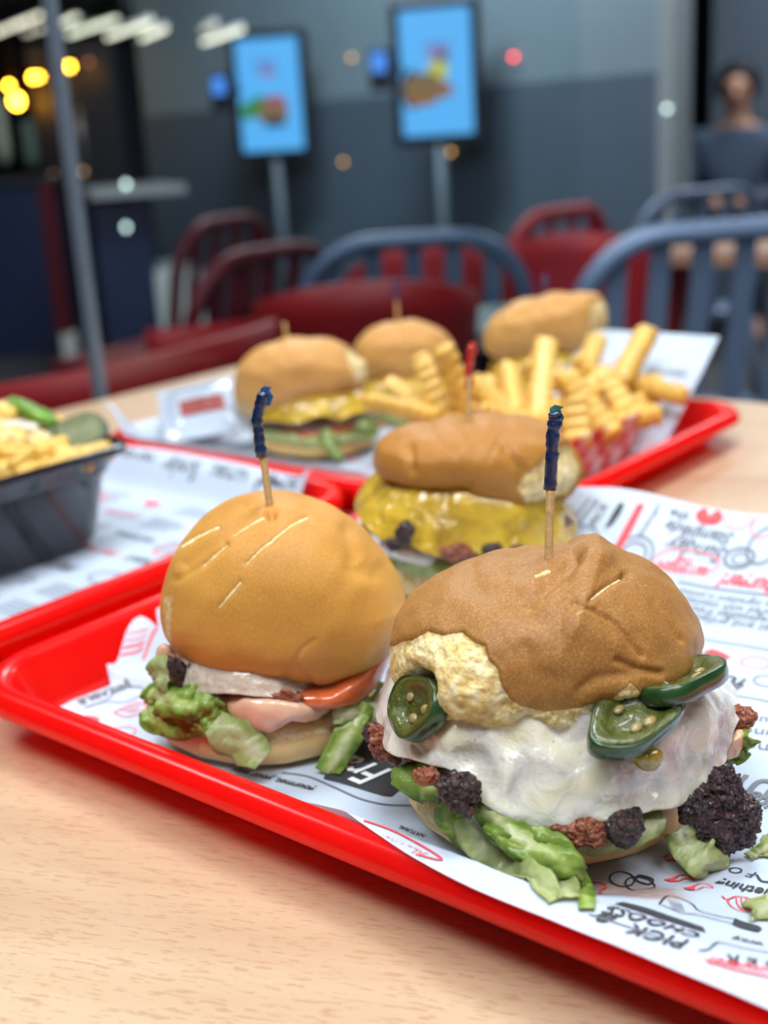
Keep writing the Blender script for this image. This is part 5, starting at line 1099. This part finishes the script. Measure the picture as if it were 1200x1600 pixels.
FR = [((693, 540), (732, 648), .715, .715, .013, 0, 'tall crinkle fry just left of the red pick'), ((656, 556), (694, 650), .74, .72, .012, 1, 'tall crinkle fry second left of the red pick'),
      ((572, 626), (688, 652), .735, .70, .010, 0, 'long crinkle fry lying out to the left beside the back left burger'), ((606, 598), (668, 640), .76, .73, .010, 1, 'crinkle fry lying against the left tall fries'),
      ((852, 535), (838, 690), .745, .690, .014, 1, 'upright crinkle fry tallest in the middle of the heap'), ((884, 590), (960, 688), .74, .70, .015, 0, 'thick crinkle fry slanting down right in the heap centre'),
      ((1012, 518), (966, 602), .80, .76, .014, 0, 'crinkle fry sticking up highest at right'), ((936, 580), (992, 662), .765, .735, .014, 1, 'crinkle fry slanting under the highest right one'),
      ((988, 600), (1074, 620), .775, .755, .012, 0, 'crinkle fry pointing out to the right in front of the paper'), ((900, 625), (905, 700), .700, .685, .015, 1, 'short crinkle fry end facing front above the checked boat'),
      ((790, 572), (806, 650), .755, .720, .012, 1, 'short upright crinkle fry right of the red pick'), ((935, 528), (905, 600), .815, .78, .012, 1, 'crinkle fry leaning on the broken bun'),
      ((738, 596), (810, 660), .74, .705, .013, 0, 'crinkle fry sloping down right of the red pick'), ((752, 640), (850, 664), .715, .69, .012, 0, 'crinkle fry lying flat behind the middle bun'),
      ((872, 640), (936, 600), .745, .76, .013, 1, 'crinkle fry rising right in the heap centre'), ((950, 660), (1032, 648), .735, .735, .013, 0, 'crinkle fry lying along the right boat edge'),
      ((700, 640), (770, 600), .735, .755, .012, 1, 'crinkle fry crossing behind the red pick'), ((820, 690), (872, 632), .695, .715, .013, 1, 'crinkle fry rising beside the blue pick'),
      ((930, 690), (1010, 640), .715, .745, .012, 0, 'crinkle fry along the front boat edge'), ((850, 605), (790, 668), .75, .71, .012, 0, 'crinkle fry sloping left behind the blue pick'),
      ((640, 640), (742, 676), .725, .70, .012, 0, 'crinkle fry half hidden behind the middle bun'), ((900, 560), (960, 620), .785, .76, .012, 0, 'crinkle fry at the top right of the heap'),
      ((820, 570), (880, 600), .78, .77, .012, 1, 'crinkle fry at the top of the heap behind the tallest'), ((960, 600), (1030, 600), .78, .79, .012, 1, 'crinkle fry lying right behind the heap'),
      ((860, 660), (960, 668), .705, .725, .013, 1, 'crinkle fry lying low above the checked boat'), ((970, 640), (1020, 620), .75, .775, .011, 0, 'short crinkle fry low at right')]
for k, (a, b, Y0, Y1, w_, mm, lb) in enumerate(FR):
    fry(at(*a, Y0), at(*b, Y1), w_, (FRY, FRYL)[mm], lb, 'fries in the checked boat', k, (k*.7) % 1.5)
# checked paper boat
CHR = simple('boat_red_check', (.70, .045, .045), .5, var=.05); CHW = simple('boat_white_check', (.80, .70, .62), .5, var=.04)
bu0, bu1, bv0, bv1, bh, fl = -.035, .046, .338, .440, .036, .010
V, F_, MI = [], [], []
def wall_grid(A0, A1, B0, B1, n, m):
    """panel from bottom edge A0-A1 to top edge B0-B1 in squares"""
    b = len(V)
    for i in range(n+1):
        for j in range(m+1):
            s, t_ = i/n, j/m; V.append((A0+(A1-A0)*s)*(1-t_)+(B0+(B1-B0)*s)*t_)
    for i in range(n):
        for j in range(m): F_.append((b+i*(m+1)+j, b+(i+1)*(m+1)+j, b+(i+1)*(m+1)+j+1, b+i*(m+1)+j+1)); MI.append((i+j) % 2)
bt = [W(bu0, bv0, .0065), W(bu1, bv0, .0065), W(bu1, bv1, .0065), W(bu0, bv1, .0065)]; tp_ = [W(bu0-fl, bv0-fl, bh), W(bu1+fl, bv0-fl, bh), W(bu1+fl, bv1+fl, bh), W(bu0-fl, bv1+fl, bh)]
for i, n in ((0, 8), (1, 9), (2, 8), (3, 9)): wall_grid(bt[i], bt[(i+1) % 4], tp_[i], tp_[(i+1) % 4], n, 3)
wall_grid(bt[0], bt[1], bt[3], bt[2], 8, 9)
o = mk('paper_boat', V, F_, [CHR, CHW], None, smooth=False, midx=MI); solid(o, .0006); tag(o, 'red and white checked paper boat holding the fries', 'food boat')

# ================================================================== BLACK CONTAINER WITH LOADED FRIES
BLK = simple('black_container_plastic', (.008, .009, .016), .12, coat=.6, var=.2, vscale=20)
ru0, ru1, rv0, rv1, rz = -.262, -.098, -.055, .181, .0600
prof = [(.000, .0560), (.000, .0590), (.0015, .0600), (.0050, .0600), (.0066, .0590), (.0072, .0560), (.0095, .0480), (.0098, .0470), (.0118, .0465), (.0185, .0120), (.0215, .0085), (.0260, .0080)]
und = [(.0260, .0066), (.0200, .0070), (.0170, .0110), (.0102, .0455), (.0084, .0462), (.0080, .0475), (.0058, .0560), (.0040, .0582), (.0012, .0575)]
V = []; n = 0
for wv, z in prof+und:
    rg = rrect(ru0+wv, ru1-wv, rv0+wv, rv1-wv, max(.022-wv*.3, .01)); n = len(rg); V += [W(a, b, z) for a, b in rg]
k = len(prof)+len(und); i0 = len(prof)-1
F_ = [q for q in grid_faces(k, n, True, True) if q[0]//n != i0]+[tuple(range(i0*n, i0*n+n)), tuple(reversed(range((i0+1)*n, (i0+1)*n+n)))]
F_ = [tuple(reversed(q)) for q in F_]
o = mk('takeaway_container', V, F_, BLK); o.data.polygons.foreach_set('use_smooth', [len(p.vertices) == 4 for p in o.data.polygons]); tag(o, 'glossy black plastic takeaway container of loaded fries at left', 'container')
CF_ = [((-20, 735), (70, 752), .60, .575), ((40, 745), (140, 725), .595, .605), ((90, 728), (172, 705), .615, .635), ((-10, 705), (50, 720), .62, .60), ((60, 700), (118, 722), .645, .62), ((10, 735), (100, 700), .60, .64),
       ((-30, 690), (40, 690), .65, .65), ((100, 690), (165, 712), .665, .64), ((-20, 668), (40, 690), .68, .655), ((40, 680), (100, 668), .675, .695), ((-20, 640), (30, 655), .70, .69), ((20, 720), (60, 760), .60, .575), ((110, 712), (150, 735), .625, .60)]
fl_ = ['lying along the near rim', 'in the middle of the near rim', 'at the right end of the near rim', 'second from the left edge', 'under the pickle', 'crossing the near heap', 'at the left edge of the frame', 'behind the pickle rim', 'upper left of the heap', 'beside the green strip', 'topmost at left', 'with its end hanging over the near rim', 'short and low at the right']
yr = lambda p, Y: max(Y, .574+p[0]/225*.069)
for k, (a, b, Y0, Y1) in enumerate(CF_):
    Y0, Y1 = yr(a, Y0), yr(b, Y1); fry(at(*a, Y0), at(*b, Y1), .0125, (FRYL, FRY)[k % 2], 'cheese covered crinkle fry in the black container, '+fl_[k], 'fries in the black container', k, k*.6)
# filling under the fries
V = []
for i in range(31):
    for j in range(41):
        u, v_ = ru0+.014+(ru1-ru0-.028)*i/30, rv0+.014+(rv1-rv0-.028)*j/40; V.append(W(u, v_, .042+.006*noise.noise(Vector((u*60, v_*60, 1)))+.004*noise.noise(Vector((u*150, v_*150, 4)))))
o = mk('fries_filling', V, grid_faces(31, 41), simple('cheesy_fill', (.62, .36, .07), .35, coat=.3, var=.4, vscale=70, bump=.8, bscale=200, bdist=.002)); tag(o, 'lumpy cheese and fries filling inside the black container', 'filling', kind='stuff')
CHS = simple('cheese_shred', (.80, .62, .28), .3, coat=.4, sss=.3, sssr=(.004,), var=.2, vscale=80, bump=.5, bscale=200, bdist=.002); ONW = simple('onion_piece', (.70, .66, .55), .3, coat=.4, sss=.3, sssr=(.004,), var=.15, vscale=80, bump=.4, bscale=200)
for k, (c, rx, ry, Y, m, lb) in enumerate([((28, 672), 30, 15, .66, ONW, 'white onion piece beside the green strip'), ((60, 690), 26, 17, .655, CHS, 'pale cheese lump in the middle of the black container'), ((8, 690), 22, 16, .64, CHS, 'pale cheese lump at the left edge'), ((10, 640), 20, 14, .70, CHS, 'topmost pale cheese lump at the left edge'), ((130, 718), 22, 9, .625, CHS, 'small cheese lump near the right rim'), ((90, 705), 12, 12, .65, simple('brown_bit', (.16, .06, .02), .4, var=.3), 'small dark brown crisp bit left of the pickle')]):
    o = blob('topping_lump', jag(c, rx, ry, 30, .14, k), Y, .009, m, None, .0016, 120, k+1, 50, 30); tag(o, lb, 'topping', 'toppings on the loaded fries')
GS = m_leaf('spring_onion_green', [(.2, (.10, .26, .02)), (.6, (.20, .40, .04)), (.9, (.36, .52, .12))], .2)
o = ribbon('spring_onion', [(14, 628, .695), (40, 640, .685), (64, 650, .675), (86, 660, .67)], [.007, .008, .008, .005], GS, None, 30, 9, .0005, 2, 1, .3, .0015); tag(o, 'bright green spring onion strip on the loaded fries', 'vegetable', 'toppings on the loaded fries')
PKR = simple('pickle_skin', (.04, .065, .035), .45, coat=.1, var=.3, vscale=100); PKF = simple('pickle_flesh', (.15, .165, .07), .55, coat=.05, spec=.25, sss=.2, sssr=(.003,), var=.3, vscale=90, bump=.4, bscale=250)
for k, (c, e1, e2, Y, lb) in enumerate([((125, 676), (44, -6), (-4, 29), .645, 'round pickle slice on top of the loaded fries at right'), ((92, 682), (18, 8), (-6, 22), .665, 'second pickle slice tucked behind the round one')]):
    C_ = at(*c, Y); E1 = at(c[0]+e1[0], c[1]+e1[1], Y-.004)-C_; E2 = at(c[0]+e2[0], c[1]+e2[1], Y-.012)-C_; nn = np.cross(E1, E2); nn /= np.linalg.norm(nn); nn = nn if nn@(CAMP-C_) > 0 else -nn
    t = thing('pickle_slice', lb, 'pickle', C_-np.array([0, 0, .009]), 'toppings on the loaded fries'); nn_ = 40
    pt = lambda a, r, h: C_+E1*r*math.cos(a)*(1+.03*math.sin(4*a))+E2*r*math.sin(a)*(1+.03*math.sin(4*a))+nn*h
    pr = [(.9, .0022), (1.0, .0014), (1.03, 0), (1.0, -.0014), (.9, -.0022)]; mk('skin', [pt(2*math.pi*q/nn_, r, h) for r, h in pr for q in range(nn_)], grid_faces(5, nn_, True, True), PKR, t)
    pr = [(.01, .0012), (.4, .0014), (.7, .0019), (.92, .0021), (.92, -.0018), (.01, -.0018)]; mk('flesh', [pt(2*math.pi*q/nn_, r, h) for r, h in pr for q in range(nn_)], grid_faces(6, nn_, False, True), PKF, t)

# ================================================================== SAUCE SACHET on the back tray
SW = simple('sachet_film', (.46, .52, .62), .15, coat=.8, var=.04, bump=.5, bscale=60, bdist=.002); SL = simple('sachet_label', (.26, .055, .045), .25, coat=.5, var=.35, vscale=150)
c0 = on(312, 660, .012); t = thing('sauce_sachet', 'white sauce sachet with a dark red label beside the back left burger', 'sachet', c0)
cor = [at(258, 694, .80), at(392, 668, .80), at(366, 588, .862), at(246, 614, .862)]
V = []; nu_, nv_ = 26, 20
for side in (1, -1):
    for i in range(nu_+1):
        for j in range(nv_+1):
            a, b = i/nu_, j/nv_; p = (cor[0]*(1-a)+cor[1]*a)*(1-b)+(cor[3]*(1-a)+cor[2]*a)*b; m_ = sstep(0, .25, min(a, 1-a))*sstep(0, .3, min(b, 1-b))
            V.append(p+np.array([0, -.45, .9])*side*(.0003+.0055*float(m_)+.0007*noise.noise(Vector((a*7, b*7, side)))*float(m_)))
h = (nu_+1)*(nv_+1); F_ = grid_faces(nu_+1, nv_+1)+[tuple(q+h for q in reversed(f_)) for f_ in grid_faces(nu_+1, nv_+1)]
film = mk('film', V, F_, SW, t)
Vl = []
for i in range(15):
    for j in range(9):
        a, b = .24+.54*i/14, .30+.30*j/8; ii, jj = a*nu_, b*nv_; i_, j_ = int(ii), int(jj); fa, fb_ = ii-i_, jj-j_
        g = lambda x, y: V[x*(nv_+1)+y]; p = (g(i_, j_)*(1-fa)+g(i_+1, j_)*fa)*(1-fb_)+(g(i_, j_+1)*(1-fa)+g(i_+1, j_+1)*fa)*fb_; Vl.append(p+np.array([0, -.45, .9])*.0005)
mk('label_print', Vl, grid_faces(15, 9), SL, t)
